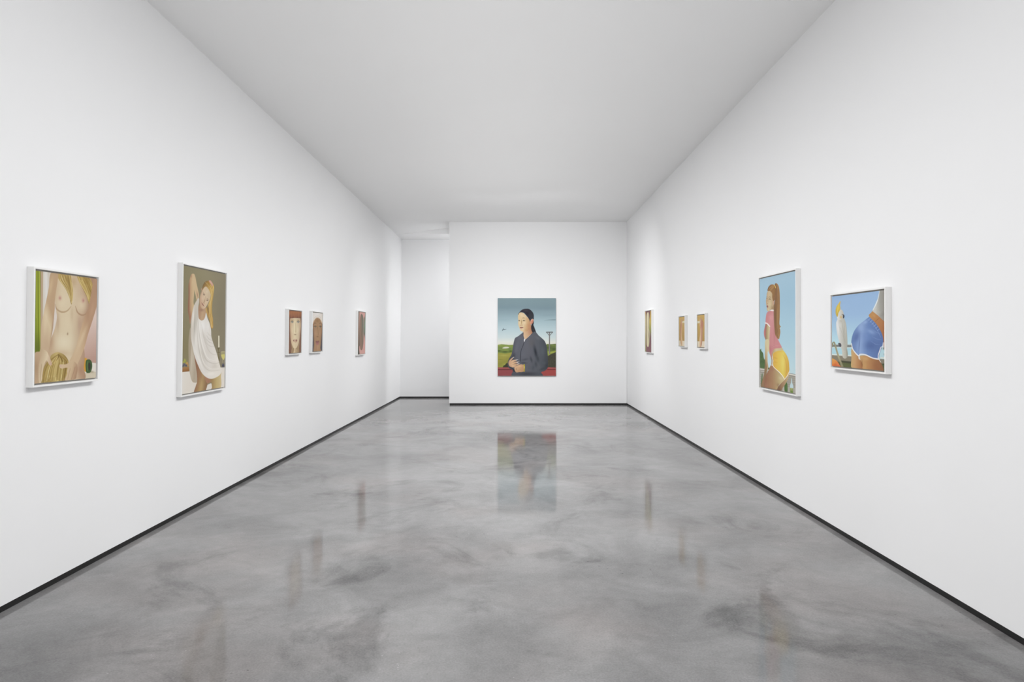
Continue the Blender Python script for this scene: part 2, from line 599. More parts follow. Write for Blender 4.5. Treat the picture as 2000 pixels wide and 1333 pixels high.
OPS = [
    ('p',((-40,-40),(789,-40),(789,1040),(-40,1040)),(353,0,353,997,((0,'7f989f'),(0.114,'7b939c'),(0.202,'8aa3ad'),(0.288,'9fb9c1'),(0.401,'b3cad0'),(0.506,'c6d5d6'),(0.566,'dcdfd5'),(0.61,'d9d8c6'),(1,'d9d8c6'))),1,1,0,None,None),
    ('b',(93.4,118.4),(173.2,0),(0,26),'74909a',0.35,None),
    ('b',(612.9,131.4),(225.1,0),(0,30.3),'748c96',0.35,None),
    ('b',(664.8,218),(173.2,0),(0,17.3),'7d97a1',0.3,None),
    ('p',((604,286),(656,283),(750,284),(750,272),(656,276),(604,285)),'71888f',6.9,0.8,1,None,None),
    ('b',(76.1,278.6),(138.5,0),(0,26),'8ba6b0',0.3,None),
    ('b',(526.3,521),(173.2,0),(0,34.6),'d3dcd8',0.4,None),
    ('p',((-11,603),(50,592),(93,596),(145,602),(206,599),(219,902),(-11,902)),'7f9244',3.4,1,0,None,None),
    ('p',((596,612),(639,589),(682,592),(760,586),(760,902),(596,902)),'66763a',3.4,1,0,None,None),
    ('b',(24.1,607.6),(51.9,0),(0,10.4),'93a64a',0.85,None),
    ('b',(119.4,620.6),(60.6,0),(0,12.1),'8c9c45',0.85,None),
    ('b',(32.8,642.2),(51.9,0),(0,13.9),'6d8146',0.85,None),
    ('b',(154,650.9),(43.3,0),(0,17.3),'647a45',0.85,None),
    ('b',(15.5,678.6),(43.3,0),(0,17.3),'46582f',0.85,None),
    ('b',(93.4,691.6),(64.9,0),(0,15.6),'3f4e2c',0.85,None),
    ('b',(167,683.8),(34.6,0),(0,22.5),'47582f',0.85,None),
    ('b',(58.8,668.2),(34.6,0),(0,8.7),'71864a',0.85,None),
    ('p',((59,642),(89,628),(128,627),(147,639),(106,647),(72,647)),'cfcdbb',3.4,1,1,None,None),
    ('p',((-11,711),(41,706),(102,716),(180,698),(189,902),(-11,902)),(7,707,76,893,((0,'99963f'),(0.425,'9b9440'),(0.716,'8c8a38'),(1,'9a9a42'))),4.3,1,0,None,None),
    ('b',(76.1,737.5),(77.9,0),(0,15.6),'b3ab52',0.6,None),
    ('b',(32.8,789.4),(51.9,0),(0,8.7),'7c7b33',0.6,None),
    ('b',(93.4,850),(51.9,0),(0,26),'a3a548',0.5,None),
    ('b',(136.7,772.1),(43.3,0),(0,17.3),'8f8a3c',0.5,None),
    ('p',((67,895),(78,867),(93,860),(104,846),(116,834),(126,846),(137,898)),'3b3f2c',6.9,1,1,None,None),
    ('p',((643,681),(682,688),(760,673),(760,746),(643,746)),'939f3f',5.2,1,0,None,None),
    ('b',(699.5,698.5),(51.9,0),(0,13.9),'a3ac4c',0.6,None),
    ('b',(656.2,637.9),(51.9,0),(0,22.5),'4c5c34',0.85,None),
    ('b',(725.4,655.2),(43.3,0),(0,20.8),'455632',0.85,None),
    ('b',(716.8,607.6),(43.3,0),(0,10.4),'7e9048',0.7,None),
    ('p',((643,746),(665,733),(691,716),(725,705),(760,686),(760,911),(639,911)),'47463a',8.6,1,0,None,None),
    ('b',(647.5,733.1),(6.1,0),(0,13.9),'5a5a48',0.45,None),
    ('b',(693.4,765.2),(6.1,0),(0,13.9),'383a30',0.45,None),
    ('b',(739.3,797.2),(6.1,0),(0,13.9),'625f4c',0.45,None),
    ('b',(683,829.2),(6.1,0),(0,13.9),'5a5a48',0.45,None),
    ('b',(728.9,861.3),(6.1,0),(0,13.9),'383a30',0.45,None),
    ('b',(672.6,893.3),(6.1,0),(0,13.9),'625f4c',0.45,None),
    ('b',(718.5,760.8),(6.1,0),(0,13.9),'5a5a48',0.45,None),
    ('b',(662.2,792.9),(6.1,0),(0,13.9),'383a30',0.45,None),
    ('b',(708.1,824.9),(6.1,0),(0,13.9),'625f4c',0.45,None),
    ('b',(651.8,856.9),(6.1,0),(0,13.9),'5a5a48',0.45,None),
    ('b',(697.7,889),(6.1,0),(0,13.9),'383a30',0.45,None),
    ('b',(743.6,756.5),(6.1,0),(0,13.9),'625f4c',0.45,None),
    ('b',(687.3,788.5),(6.1,0),(0,13.9),'5a5a48',0.45,None),
    ('b',(733.2,820.6),(6.1,0),(0,13.9),'383a30',0.45,None),
    ('b',(676.9,852.6),(6.1,0),(0,13.9),'625f4c',0.45,None),
    ('b',(722.8,884.7),(6.1,0),(0,13.9),'5a5a48',0.45,None),
    ('b',(666.6,752.2),(6.1,0),(0,13.9),'383a30',0.45,None),
    ('b',(712.4,784.2),(6.1,0),(0,13.9),'625f4c',0.45,None),
    ('b',(656.2,816.3),(6.1,0),(0,13.9),'5a5a48',0.45,None),
    ('b',(702.1,848.3),(6.1,0),(0,13.9),'383a30',0.45,None),
    ('b',(747.9,880.3),(6.1,0),(0,13.9),'625f4c',0.45,None),
    ('b',(691.7,747.9),(6.1,0),(0,13.9),'5a5a48',0.45,None),
    ('b',(737.6,779.9),(6.1,0),(0,13.9),'383a30',0.45,None),
    ('b',(681.3,811.9),(6.1,0),(0,13.9),'625f4c',0.45,None),
    ('b',(727.2,844),(6.1,0),(0,13.9),'5a5a48',0.45,None),
    ('b',(670.9,876),(6.1,0),(0,13.9),'383a30',0.45,None),
    ('p',((-11,892),(206,892),(210,1008),(-11,1008)),'93474a',3.4,1,0,None,None),
    ('p',((-11,890),(206,890),(206,912),(-11,912)),'a05250',2.6,1,0,None,None),
    ('p',((-6,924),(206,922),(206,913),(-6,916)),'5c2a2e',3.4,1,0,None,None),
    ('p',((-6,936),(206,936),(206,934),(-6,934)),'a9605c',2.6,0.6,0,None,None),
    ('p',((-6,952),(206,952),(206,949),(-6,949)),'a9605c',2.6,0.6,0,None,None),
    ('p',((-6,967),(206,967),(206,965),(-6,965)),'a9605c',2.6,0.6,0,None,None),
    ('p',((-6,983),(206,983),(206,980),(-6,980)),'a9605c',2.6,0.6,0,None,None),
    ('p',((552,932),(613,902),(656,888),(760,895),(760,1008),(552,1008)),'a54744',3.4,1,0,None,None),
    ('p',((639,924),(760,922),(760,913),(639,915)),'6a2c2d',3.4,1,0,None,None),
    ('p',((656,890),(751,895),(751,912),(643,912)),'a35250',2.6,1,0,None,None),
    ('p',((565,942),(756,942),(756,940),(565,940)),'b45a52',2.6,0.5,0,None,None),
    ('p',((565,960),(756,960),(756,957),(565,957)),'b45a52',2.6,0.5,0,None,None),
    ('p',((565,979),(756,979),(756,977),(565,977)),'b45a52',2.6,0.5,0,None,None),
    ('p',((660,443),(658,720),(675,720),(673,443)),(658,521,676,521,((0,'8f8a88'),(1,'6a6664'))),2.6,1,0,None,None),
    ('p',((623,444),(711,443),(711,431),(623,432)),'5f5d5d',2.6,1,0,None,None),
    ('p',((629,445),(660,482),(666,477),(635,441)),'6c6868',2.6,1,0,None,None),
    ('p',((701,441),(667,477),(673,482),(706,445)),'6c6868',2.6,1,0,None,None),
    ('p',((62,418),(74,404),(85,408),(113,398),(112,396),(84,397),(69,395),(55,413)),'5d6d76',3.4,0.8,1,None,None),
    ('p',((81,400),(71,382),(68,383),(75,403)),'4f5f68',3.4,1,0,None,None),
    ('p',((70,400),(62,419),(64,420),(75,403)),'55656d',3.4,1,0,None,None),
    ('p',((327,421),(329,469),(340,512),(353,531),(379,512),(418,473),(448,439),(436,348),(388,365)),(327,469,444,434,((0,'d9b791'),(0.5,'c99f79'),(1,'b0795a'))),3.4,1,1,None,None),
    ('p',((433,352),(450,336),(471,374),(493,434),(499,452),(461,456),(440,426),(431,391)),'2b2a30',3.4,1,1,None,None),
    ('b',(465.7,399.8),(12.1,0),(0,43.3),'45454c',0.6,None),
    ('p',((331,439),(310,453),(262,490),(225,512),(209,556),(196,625),(185,694),(171,737),(144,781),(128,828),(126,863),(147,902),(180,918),(196,941),(202,1008),(557,1008),(559,954),(596,941),(632,915),(646,876),(646,781),(639,694),(627,608),(604,551),(565,512),(526,478),(499,445),(483,431),(455,440),(414,482),(377,516),(353,531),(339,512),(331,478)),(137,694,648,694,((0,'4a4c54'),(0.254,'5d606a'),(0.524,'5e5f68'),(0.761,'565a62'),(1,'42464d'))),3.4,1,1,'jk',None),
    ('b',(240.6,650.9),(34.3,4.8),(-18.1,128.6),'666974',0.7,'jk'),
    ('b',(370.4,624.9),(60.6,0),(0,112.6),'64656e',0.6,'jk'),
    ('b',(327.2,728.8),(51.9,0),(0,51.9),'64666f',0.6,'jk'),
    ('b',(439.7,573),(51.9,0),(0,69.3),'5f5c5c',0.5,'jk'),
    ('b',(487.3,694.2),(23.7,-5),(21.6,101.6),'2c3038',0.95,'jk'),
    ('b',(517.6,780.8),(25.6,-4.5),(10.5,59.7),'3a3e45',0.7,'jk'),
    ('b',(578.2,676.9),(43.3,0),(0,103.9),'585f66',0.7,'jk'),
    ('b',(431.1,789.4),(16.7,-4.5),(13.4,50.2),'3d4047',0.8,'jk'),
    ('b',(205.9,746.1),(25.1,6.7),(-13.4,50.2),'3b3d45',0.7,'jk'),
    ('b',(353.1,789.4),(59.3,-12.6),(3.6,16.9),'4a4d55',0.8,'jk'),
    ('b',(335.8,832.7),(51.8,4.5),(-1.1,12.9),'3e4148',0.7,'jk'),
    ('b',(586.9,832.7),(58.5,15.7),(-6.7,25.1),'4f565d',0.8,'jk'),
    ('b',(630.2,867.3),(25.6,4.5),(-9,51.2),'353a40',0.6,'jk'),
    ('b',(457,893.3),(25.6,4.5),(-9,51.2),'4b5057',0.7,'jk'),
    ('b',(526.3,884.7),(34.1,-6),(7.5,42.6),'5a5c62',0.7,'jk'),
    ('b',(491.7,850),(21.4,-3),(7.2,51.4),'3f4349',0.7,'jk'),
    ('b',(578.2,910.6),(57,-20.7),(6.5,17.9),'3d4248',0.7,'jk'),
    ('b',(405.1,893.3),(34.6,0),(0,60.6),'575a60',0.6,'jk'),
    ('b',(370.4,975.6),(190.5,0),(0,34.6),'3a3c42',0.8,'jk'),
    ('b',(517.6,512.3),(45,26),(-13,22.5),'666870',0.6,'jk'),
    ('b',(283.9,512.3),(31.4,-14.6),(11,23.5),'676a74',0.6,'jk'),
    ('b',(595.6,590.3),(25.6,4.5),(-9,51.2),'4a4e56',0.6,'jk'),
    ('p',((340,559),(324,606),(300,667),(290,728),(289,807),(296,807),(299,729),(306,669),(330,609),(345,561)),'33353d',3.4,0.95,1,None,'jk'),
    ('p',((328,452),(329,487),(338,517),(348,561),(353,559),(344,516),(335,486),(334,452)),'3d3f47',4.3,0.9,1,None,'jk'),
    ('p',((455,437),(411,480),(375,513),(350,545),(356,549),(380,518),(416,485),(459,442)),'3c3d44',4.3,0.9,1,None,'jk'),
    ('p',((341,521),(357,523),(353,540),(343,563),(336,547)),'d9dadb',3.4,1,1,None,None),
    ('p',((147,893),(189,911),(202,945),(284,958),(293,937),(215,919),(180,893)),'2c2e34',8.6,0.8,1,None,'jk'),
    ('p',((440,382),(436,322),(448,296),(463,287),(464,322),(460,348),(469,391)),'2c2a30',3.4,1,1,None,None),
    ('p',((262,218),(265,202),(281,187),(300,183),(323,187),(342,199),(365,224),(384,247),(403,266),(423,292),(426,331),(423,363),(410,395),(391,417),(365,428),(339,428),(313,427),(292,417),(281,388),(272,363),(265,343),(264,311),(265,286),(262,260)),(265,305,416,337,((0,'dcc091'),(0.469,'d9c198'),(0.759,'cda475'),(1,'bd8a63'))),3.2,1,1,'fc',None),
    ('b',(310.1,218),(28.9,0),(0,25.7),'e3cfa8',0.7,'fc'),
    ('b',(345.5,314.5),(25.7,0),(0,28.9),'e0cba4',0.8,'fc'),
    ('b',(397,353.1),(22.5,0),(0,35.4),'c28a62',0.7,'fc'),
    ('b',(371.2,272.7),(22.5,0),(0,28.9),'cfa877',0.6,'fc'),
    ('b',(306.9,304.8),(7.7,0),(0,35.4),'a27c46',0.75,'fc'),
    ('b',(278,311.3),(8,0),(0,25.7),'e0cca2',0.7,'fc'),
    ('b',(294.1,317.7),(8.4,0),(0,25.7),'e2cca3',0.7,'fc'),
    ('b',(297.3,346.6),(9.6,0),(0,7.7),'c98d70',0.6,'fc'),
    ('b',(313.4,346.6),(7.1,0),(0,8),'a3704f',0.8,'fc'),
    ('b',(323,401.3),(25.7,0),(0,16.1),'dfc59c',0.7,'fc'),
    ('b',(368,407.7),(25.7,0),(0,16.1),'c79a6a',0.7,'fc'),
    ('b',(294.1,259.8),(12.9,0),(0,16.1),'dcbd8b',0.7,'fc'),
    ('b',(281.2,230.9),(12.9,0),(0,22.5),'d9b684',0.6,'fc'),
    ('p',((265,273),(275,272),(286,273),(286,272),(275,269),(265,272)),'a0845c',2.6,0.7,1,None,None),
    ('p',((315,260),(330,256),(348,258),(349,255),(329,250),(315,258)),'7a5c3c',2.6,0.95,1,None,None),
    ('p',((266,292),(276,290),(287,294),(288,291),(277,282),(265,289)),'5d4a3a',2.6,1,1,None,None),
    ('p',((323,293),(338,287),(353,292),(354,289),(337,278),(322,290)),'5d4936',2.6,1,1,None,None),
    ('b',(278,290.4),(7.1,0),(0,5.8),'39322d',1,None),
    ('b',(337.1,288.8),(8.4,0),(0,6.4),'332c28',1,None),
    ('b',(337.5,298.4),(16.1,0),(0,4.5),'b08e62',0.5,None),
    ('p',((421,305),(404,367),(375,419),(380,422),(416,371),(424,305)),'b98a60',9.8,0.4,1,None,'fc'),
    ('p',((309,285),(301,317),(298,337),(304,337),(305,318),(311,286)),'a98552',3.2,0.5,1,None,None),
    ('b',(295.7,351.5),(11.6,0),(0,3.9),'a06a4e',0.7,None),
    ('p',((284,377),(292,370),(302,372),(312,370),(329,374),(321,384),(304,391),(292,388)),(304,371,304,390,((0,'8f564b'),(1,'c4887a'))),2.6,1,1,None,None),
    ('p',((286,378),(304,379),(330,375),(329,374),(304,376),(286,377)),'5d332d',1.6,0.9,1,None,None),
    ('b',(310.1,402.9),(12.9,0),(0,3.9),'b98d66',0.5,None),
    ('p',((423,292),(432,276),(448,266),(461,269),(462,292),(455,311),(442,331),(429,337),(421,324)),(423,289,458,305,((0,'e0a58c'),(1,'c27a60'))),3.2,1,1,None,None),
    ('b',(442,298.4),(6.4,0),(0,16.1),'a9583f',0.7,None),
    ('p',((265,215),(267,199),(284,176),(310,150),(339,138),(371,135),(400,138),(429,157),(452,183),(464,215),(465,247),(463,273),(448,264),(432,273),(423,289),(417,305),(410,286),(397,260),(378,234),(362,215),(342,192),(323,183),(300,181),(280,189)),(313,160,442,224,((0,'33303a'),(0.41,'2e2b34'),(1,'34363d'))),2.6,1,1,'hr',None),
    ('b',(364.8,160.1),(38,6.7),(-2.8,15.8),'443f49',0.6,'hr'),
    ('b',(409.8,224.4),(19.3,0),(0,28.9),'3b3b42',0.6,'hr'),
    ('b',(384.1,195.5),(19.3,0),(0,19.3),'232128',0.6,'hr'),
    ('p',((216,893),(239,873),(279,856),(303,852),(330,858),(344,877),(342,917),(334,943),(303,951),(271,953),(243,956),(227,945),(217,921)),(223,877,334,941,((0,'d8ae86'),(1,'b98a63'))),3.1,1,1,'h1',None),
    ('b',(278.8,877.4),(35.6,0),(0,11.9),'ddb48b',0.7,'h1'),
    ('b',(239.2,913),(6.3,0),(0,15.8),'8a5c40',0.7,'h1'),
    ('p',((239,918),(263,926),(299,918),(298,916),(263,924),(240,916)),'a67a55',3.1,0.6,1,None,'h1'),
    ('b',(263,940.6),(31.6,0),(0,7.9),'b5855e',0.6,'h1'),
    ('p',((223,934),(246,953),(248,952),(224,932)),'9a6c4b',2.3,0.6,0,None,'h1'),
    ('p',((138,830),(144,810),(160,790),(184,769),(200,763),(196,775),(180,792),(176,806),(192,798),(223,792),(243,792),(239,802),(208,818),(200,824),(231,818),(263,818),(263,826),(231,838),(208,848),(239,846),(271,840),(279,846),(263,856),(239,867),(231,877),(216,889),(192,891),(160,881),(144,862)),(140,846,239,862,((0,'c99a77'),(0.512,'d9b089'),(1,'cba07a'))),2.7,1,1,'h2',None),
    ('p',((180,834),(208,826),(240,811),(239,809),(207,824),(180,833)),'8f6549',2.3,0.7,1,None,None),
    ('p',((188,857),(212,851),(243,841),(243,839),(211,848),(188,856)),'8f6549',2.3,0.7,1,None,None),
    ('p',((176,809),(185,799),(193,779),(191,778),(183,798),(176,808)),'8f6549',2.3,0.7,1,None,None),
    ('b',(160.1,845.7),(19.8,0),(0,23.7),'d0a582',0.6,'h2'),
    ('b',(164.1,877.4),(23.7,0),(0,9.9),'b3835f',0.7,'h2'),
    ('p',((195,772),(203,763),(214,761),(213,759),(200,758),(192,769)),'e6e2de',1.9,1,1,None,None),
    ('p',((235,803),(248,797),(263,791),(263,789),(246,791),(232,797)),'e8e6e4',1.9,1,1,None,None),
    ('p',((246,832),(260,827),(278,820),(278,818),(258,821),(244,826)),'e6e4e2',1.9,1,1,None,None),
    ('p',((256,852),(270,848),(284,841),(283,839),(268,842),(254,846)),'e2e0dc',1.9,1,1,None,None),
    ('p',((331,856),(347,853),(349,901),(347,943),(334,944),(337,897)),(330,877,348,917,((0,'b8a62c'),(0.297,'ddd04a'),(1,'b5a02e'))),1.9,1,1,None,None),
]
picture('unframed_painting', 'F', -0.3419, 0.9163, 0.6302, 2.3089, Easel(0.7495, 300).run(OPS),
        'large unframed portrait of a dark-haired woman in a navy jacket on the end wall', False)

OPS = [
    ('p',((-40,-40),(922,-40),(922,1040),(-40,1040)),(77,417,877,397,((0,'cfc0a8'),(0.136,'d8d0c6'),(0.833,'c9a795'),(1,'cdb2a4'))),1,1,0,None,None),
    ('p',((-16,-19),(67,-27),(76,733),(-9,749)),(9,327,70,325,((0,'7f8f1e'),(0.262,'9aa52a'),(0.475,'6f7d14'),(0.705,'aab73c'),(1,'7d7a2c'))),2.9,1,0,'cu',None),
    ('b',(35.4,694.7),(80,1.6),(3.2,184.5),'55601c',0.7,'cu'),
    ('p',((30,-14),(35,722),(40,723),(35,-15)),'5d6a12',3.9,0.6,0,None,'cu'),
    ('p',((12,-13),(14,419),(18,419),(16,-13)),'c0b552',3.9,0.5,0,None,'cu'),
    ('p',((62,-17),(94,-21),(99,733),(72,733)),'b59d80',7.8,1,0,None,None),
    ('p',((94,-21),(178,-15),(186,414),(98,696)),(92,138,181,131,((0,'cfc7b8'),(0.54,'dad6d0'),(1,'c9bfb0'))),3.9,1,0,None,None),
    ('p',((727,400),(909,269),(921,881),(687,871)),(743,400,851,794,((0,'d6c0b4'),(1,'b99484'))),7.8,1,0,None,None),
    ('p',((655,859),(801,845),(903,855),(907,1028),(658,1012)),'dcd5c8',3.9,1,0,None,None),
    ('p',((656,941),(905,944),(907,1028),(658,1012)),'cbbfa6',7.8,1,0,None,None),
    ('b',(811.5,938.7),(57.4,3.1),(0.3,14.6),'9b8a6c',0.8,None),
    ('p',((678,804),(734,803),(752,853),(737,924),(696,920)),(687,861,736,863,((0,'c98a24'),(1,'dca638'))),3.9,1,1,None,None),
    ('p',((719,826),(743,812),(784,815),(815,845),(819,897),(796,940),(754,948),(724,934),(713,872)),'3f5a30',3.9,1,1,None,None),
    ('p',((760,853),(776,844),(792,860),(793,907),(773,924),(759,895)),'38362a',4.9,1,1,None,None),
    ('p',((747,832),(738,873),(746,925),(754,925),(746,874),(755,833)),'6f8a58',4.9,0.8,1,None,None),
    ('p',((192,3),(305,-22),(482,-29),(638,-23),(835,-20),(887,7),(865,208),(775,316),(726,359),(679,442),(664,504),(658,605),(692,708),(699,820),(687,891),(702,1005),(411,996),(87,998),(1,1001),(-7,749),(69,714),(149,678),(230,565),(264,489),(284,412),(276,355),(260,288),(245,222),(181,160)),(186,414,744,441,((0,'bd9f7e'),(0.252,'d2bf9d'),(0.548,'d3c1a0'),(0.827,'bd9f80'),(1,'a98468'))),4.9,1,1,'bd',None),
    ('b',(389.5,633.4),(166.4,1.5),(1.9,107.3),'ddd0b2',0.8,'bd'),
    ('b',(431,466.9),(90.9,-1.5),(2.1,117.8),'d8c7a6',0.6,'bd'),
    ('b',(299,449.9),(37.5,-0.7),(2.2,125),'b4977a',0.6,'bd'),
    ('b',(615.4,463.9),(47.7,-0.8),(2.3,121.2),'b2927a',0.6,'bd'),
    ('b',(347.5,739.6),(179.6,4.6),(0.7,38.8),'bfa07c',0.5,'bd'),
    ('b',(203.2,622.3),(56.1,0.4),(2,113.7),'b08d6d',0.6,'bd'),
    ('b',(589.6,766),(79.3,2.3),(1.7,90.6),'b48e6f',0.6,'bd'),
    ('b',(639.6,909.3),(64.3,3.2),(1.7,91.3),'a77c60',0.6,'bd'),
    ('b',(18.5,859.8),(52.8,2.5),(1.9,110.4),'a98a68',0.7,'bd'),
    ('b',(514.4,57.9),(77.5,-6.1),(1.7,89.4),'b39067',0.6,'bd'),
    ('b',(497.1,366.7),(33.7,-1.1),(2.2,119),'bd9f7e',0.5,'bd'),
    ('b',(437.2,557.2),(13.5,-0),(0.3,15.7),'8a6a4a',0.85,None),
    ('b',(428.1,550.4),(12,-0),(0.2,8.8),'dfd2b4',0.6,None),
    ('b',(360.7,254.5),(116.1,-5.8),(1.8,101.9),'d9c8a7',0.75,'bd'),
    ('b',(643.5,270.7),(109.7,2.3),(-15.9,109.4),'d9c8a7',0.75,'bd'),
    ('p',((258,289),(276,334),(354,362),(434,344),(483,299),(478,297),(424,335),(357,347),(289,326),(263,287)),'a98a66',8.8,0.75,1,None,None),
    ('p',((547,296),(574,353),(644,381),(716,364),(744,319),(739,317),(704,356),(647,367),(589,345),(553,294)),'a3805f',8.8,0.75,1,None,None),
    ('b',(323.8,225.5),(31.9,-1.8),(0.6,30.9),'c39180',0.85,None),
    ('b',(665.2,231.1),(32.2,-1.7),(0.6,32.5),'c18c7e',0.85,None),
    ('b',(323.8,225.5),(13,-0.7),(0.2,12.5),'b0776c',0.6,None),
    ('b',(668.4,230.9),(12.9,-0.7),(0.2,13.2),'ae7369',0.6,None),
    ('p',((294,-3),(378,-19),(468,2),(487,70),(501,138),(499,208),(488,278),(456,210),(410,144),(350,90),(299,46)),(306,26,485,139,((0,'b79a5a'),(1,'9b8048'))),7.8,1,1,'lk',None),
    ('h',((298,-12),(321,54),(395,126),(456,191),(488,268)),((475,-18),(491,50),(503,118),(505,188),(495,248)),46,('d9c489','8b6f38','c4a861','a3853f'),3,0.75,3,None,5),
    ('p',((575,-7),(719,-10),(803,45),(825,169),(831,231),(765,265),(723,195),(657,118),(600,51)),(592,42,812,118,((0,'b3954f'),(1,'8d7038'))),7.8,1,1,'lk2',None),
    ('h',((575,-12),(608,51),(673,117),(723,185),(760,255)),((768,-9),(806,56),(829,127),(836,189),(827,242)),56,('d6c080','84672f','bda058','9c7d3a'),3,0.75,5,None,6),
    ('p',((199,2),(291,-6),(289,66),(272,144),(255,241),(254,317),(244,413),(229,527),(203,622),(175,726),(151,791),(100,826),(72,751),(71,695),(76,510),(110,360),(142,247),(174,123)),(79,510,242,413,((0,'c3a786'),(0.555,'d3bd98'),(1,'bb9b77'))),4.9,1,1,'la',None),
    ('b',(131.5,453.2),(40.9,2.1),(-25.1,185.9),'d9c6a2',0.6,'la'),
    ('b',(229.1,508.4),(22.3,1.9),(-35.5,187.7),'9d795d',0.6,'la'),
    ('b',(194.6,130.4),(35.8,1.7),(-29,122.6),'d0b48a',0.6,'la'),
    ('p',((835,-4),(895,2),(893,165),(883,270),(818,419),(746,565),(696,687),(622,807),(568,866),(506,873),(468,822),(512,764),(572,665),(648,484),(710,360),(757,276)),(587,605,779,565,((0,'c9ac88'),(0.394,'c4a37e'),(1,'b08a6a'))),4.9,1,1,'ra',None),
    ('b',(649.9,605.4),(35.9,9.3),(-108.5,175.4),'d6c09b',0.6,'ra'),
    ('b',(807.8,315.2),(42.9,4),(-39.2,122.7),'bd9676',0.6,'ra'),
    ('b',(863,114.1),(34.2,-2.3),(2.2,115.1),'ae8868',0.7,'ra'),
    ('p',((192,792),(213,755),(268,733),(318,731),(392,755),(445,801),(456,841),(436,919),(426,997),(87,998),(102,929),(118,865),(152,819)),(153,885,439,880,((0,'9b8246'),(0.488,'c4ab6a'),(1,'8f7439'))),4.9,1,1,'hd',None),
    ('h',((304,753),(206,793),(139,856),(106,929),(94,998)),((312,753),(291,815),(271,872),(258,938),(252,995)),60,('e0d093','8b7034','cdb46c','a88a48'),3,0.8,8,'hd',0),
    ('h',((312,753),(320,816),(299,873),(286,940),(273,996)),((326,749),(437,811),(446,860),(432,928),(426,997)),60,('d8c684','7f642c','c2a75e','a08343'),3,0.8,9,'hd',0),
    ('p',((309,748),(303,776),(282,804),(286,806),(313,778),(314,749)),'6d5326',4.9,0.8,1,None,None),
    ('p',((71,695),(150,716),(192,773),(224,827),(214,848),(186,839),(151,800),(118,846),(102,910),(97,966),(80,996),(58,993),(49,926),(51,843),(70,770)),(63,788,207,831,((0,'bfa583'),(0.567,'d8c5a2'),(1,'c4a286'))),4.9,1,1,'lh',None),
    ('p',((84,835),(74,918),(71,983),(76,983),(82,919),(90,836)),'9b7d5e',4.9,0.6,1,None,'lh'),
    ('b',(209.7,834.7),(12.6,0.5),(0.2,11.4),'c9a39c',0.7,None),
    ('p',((505,813),(575,846),(592,897),(578,956),(555,995),(411,996),(432,948),(451,890),(424,879),(365,884),(335,873),(328,850),(349,844),(423,845),(468,827)),(350,856,593,937,((0,'cfb491'),(0.609,'c9ad88'),(1,'a67f62'))),4.9,1,1,'rh',None),
    ('p',((549,879),(526,933),(498,991),(504,992),(535,935),(557,881)),'9b7457',4.9,0.6,1,None,'rh'),
    ('p',((481,891),(459,939),(445,988),(451,989),(466,941),(487,892)),'a5835f',4.9,0.6,1,None,'rh'),
    ('b',(345.3,857.8),(13.1,0.6),(0.2,11.6),'c39a93',0.7,None),
]
picture('framed_painting', 'L', 3.8578, 4.4678, 1.2059, 1.8915, Easel(0.8824, 280).run(OPS),
        'white-framed nude torso with wavy blond locks and lime green curtain, nearest on left wall')

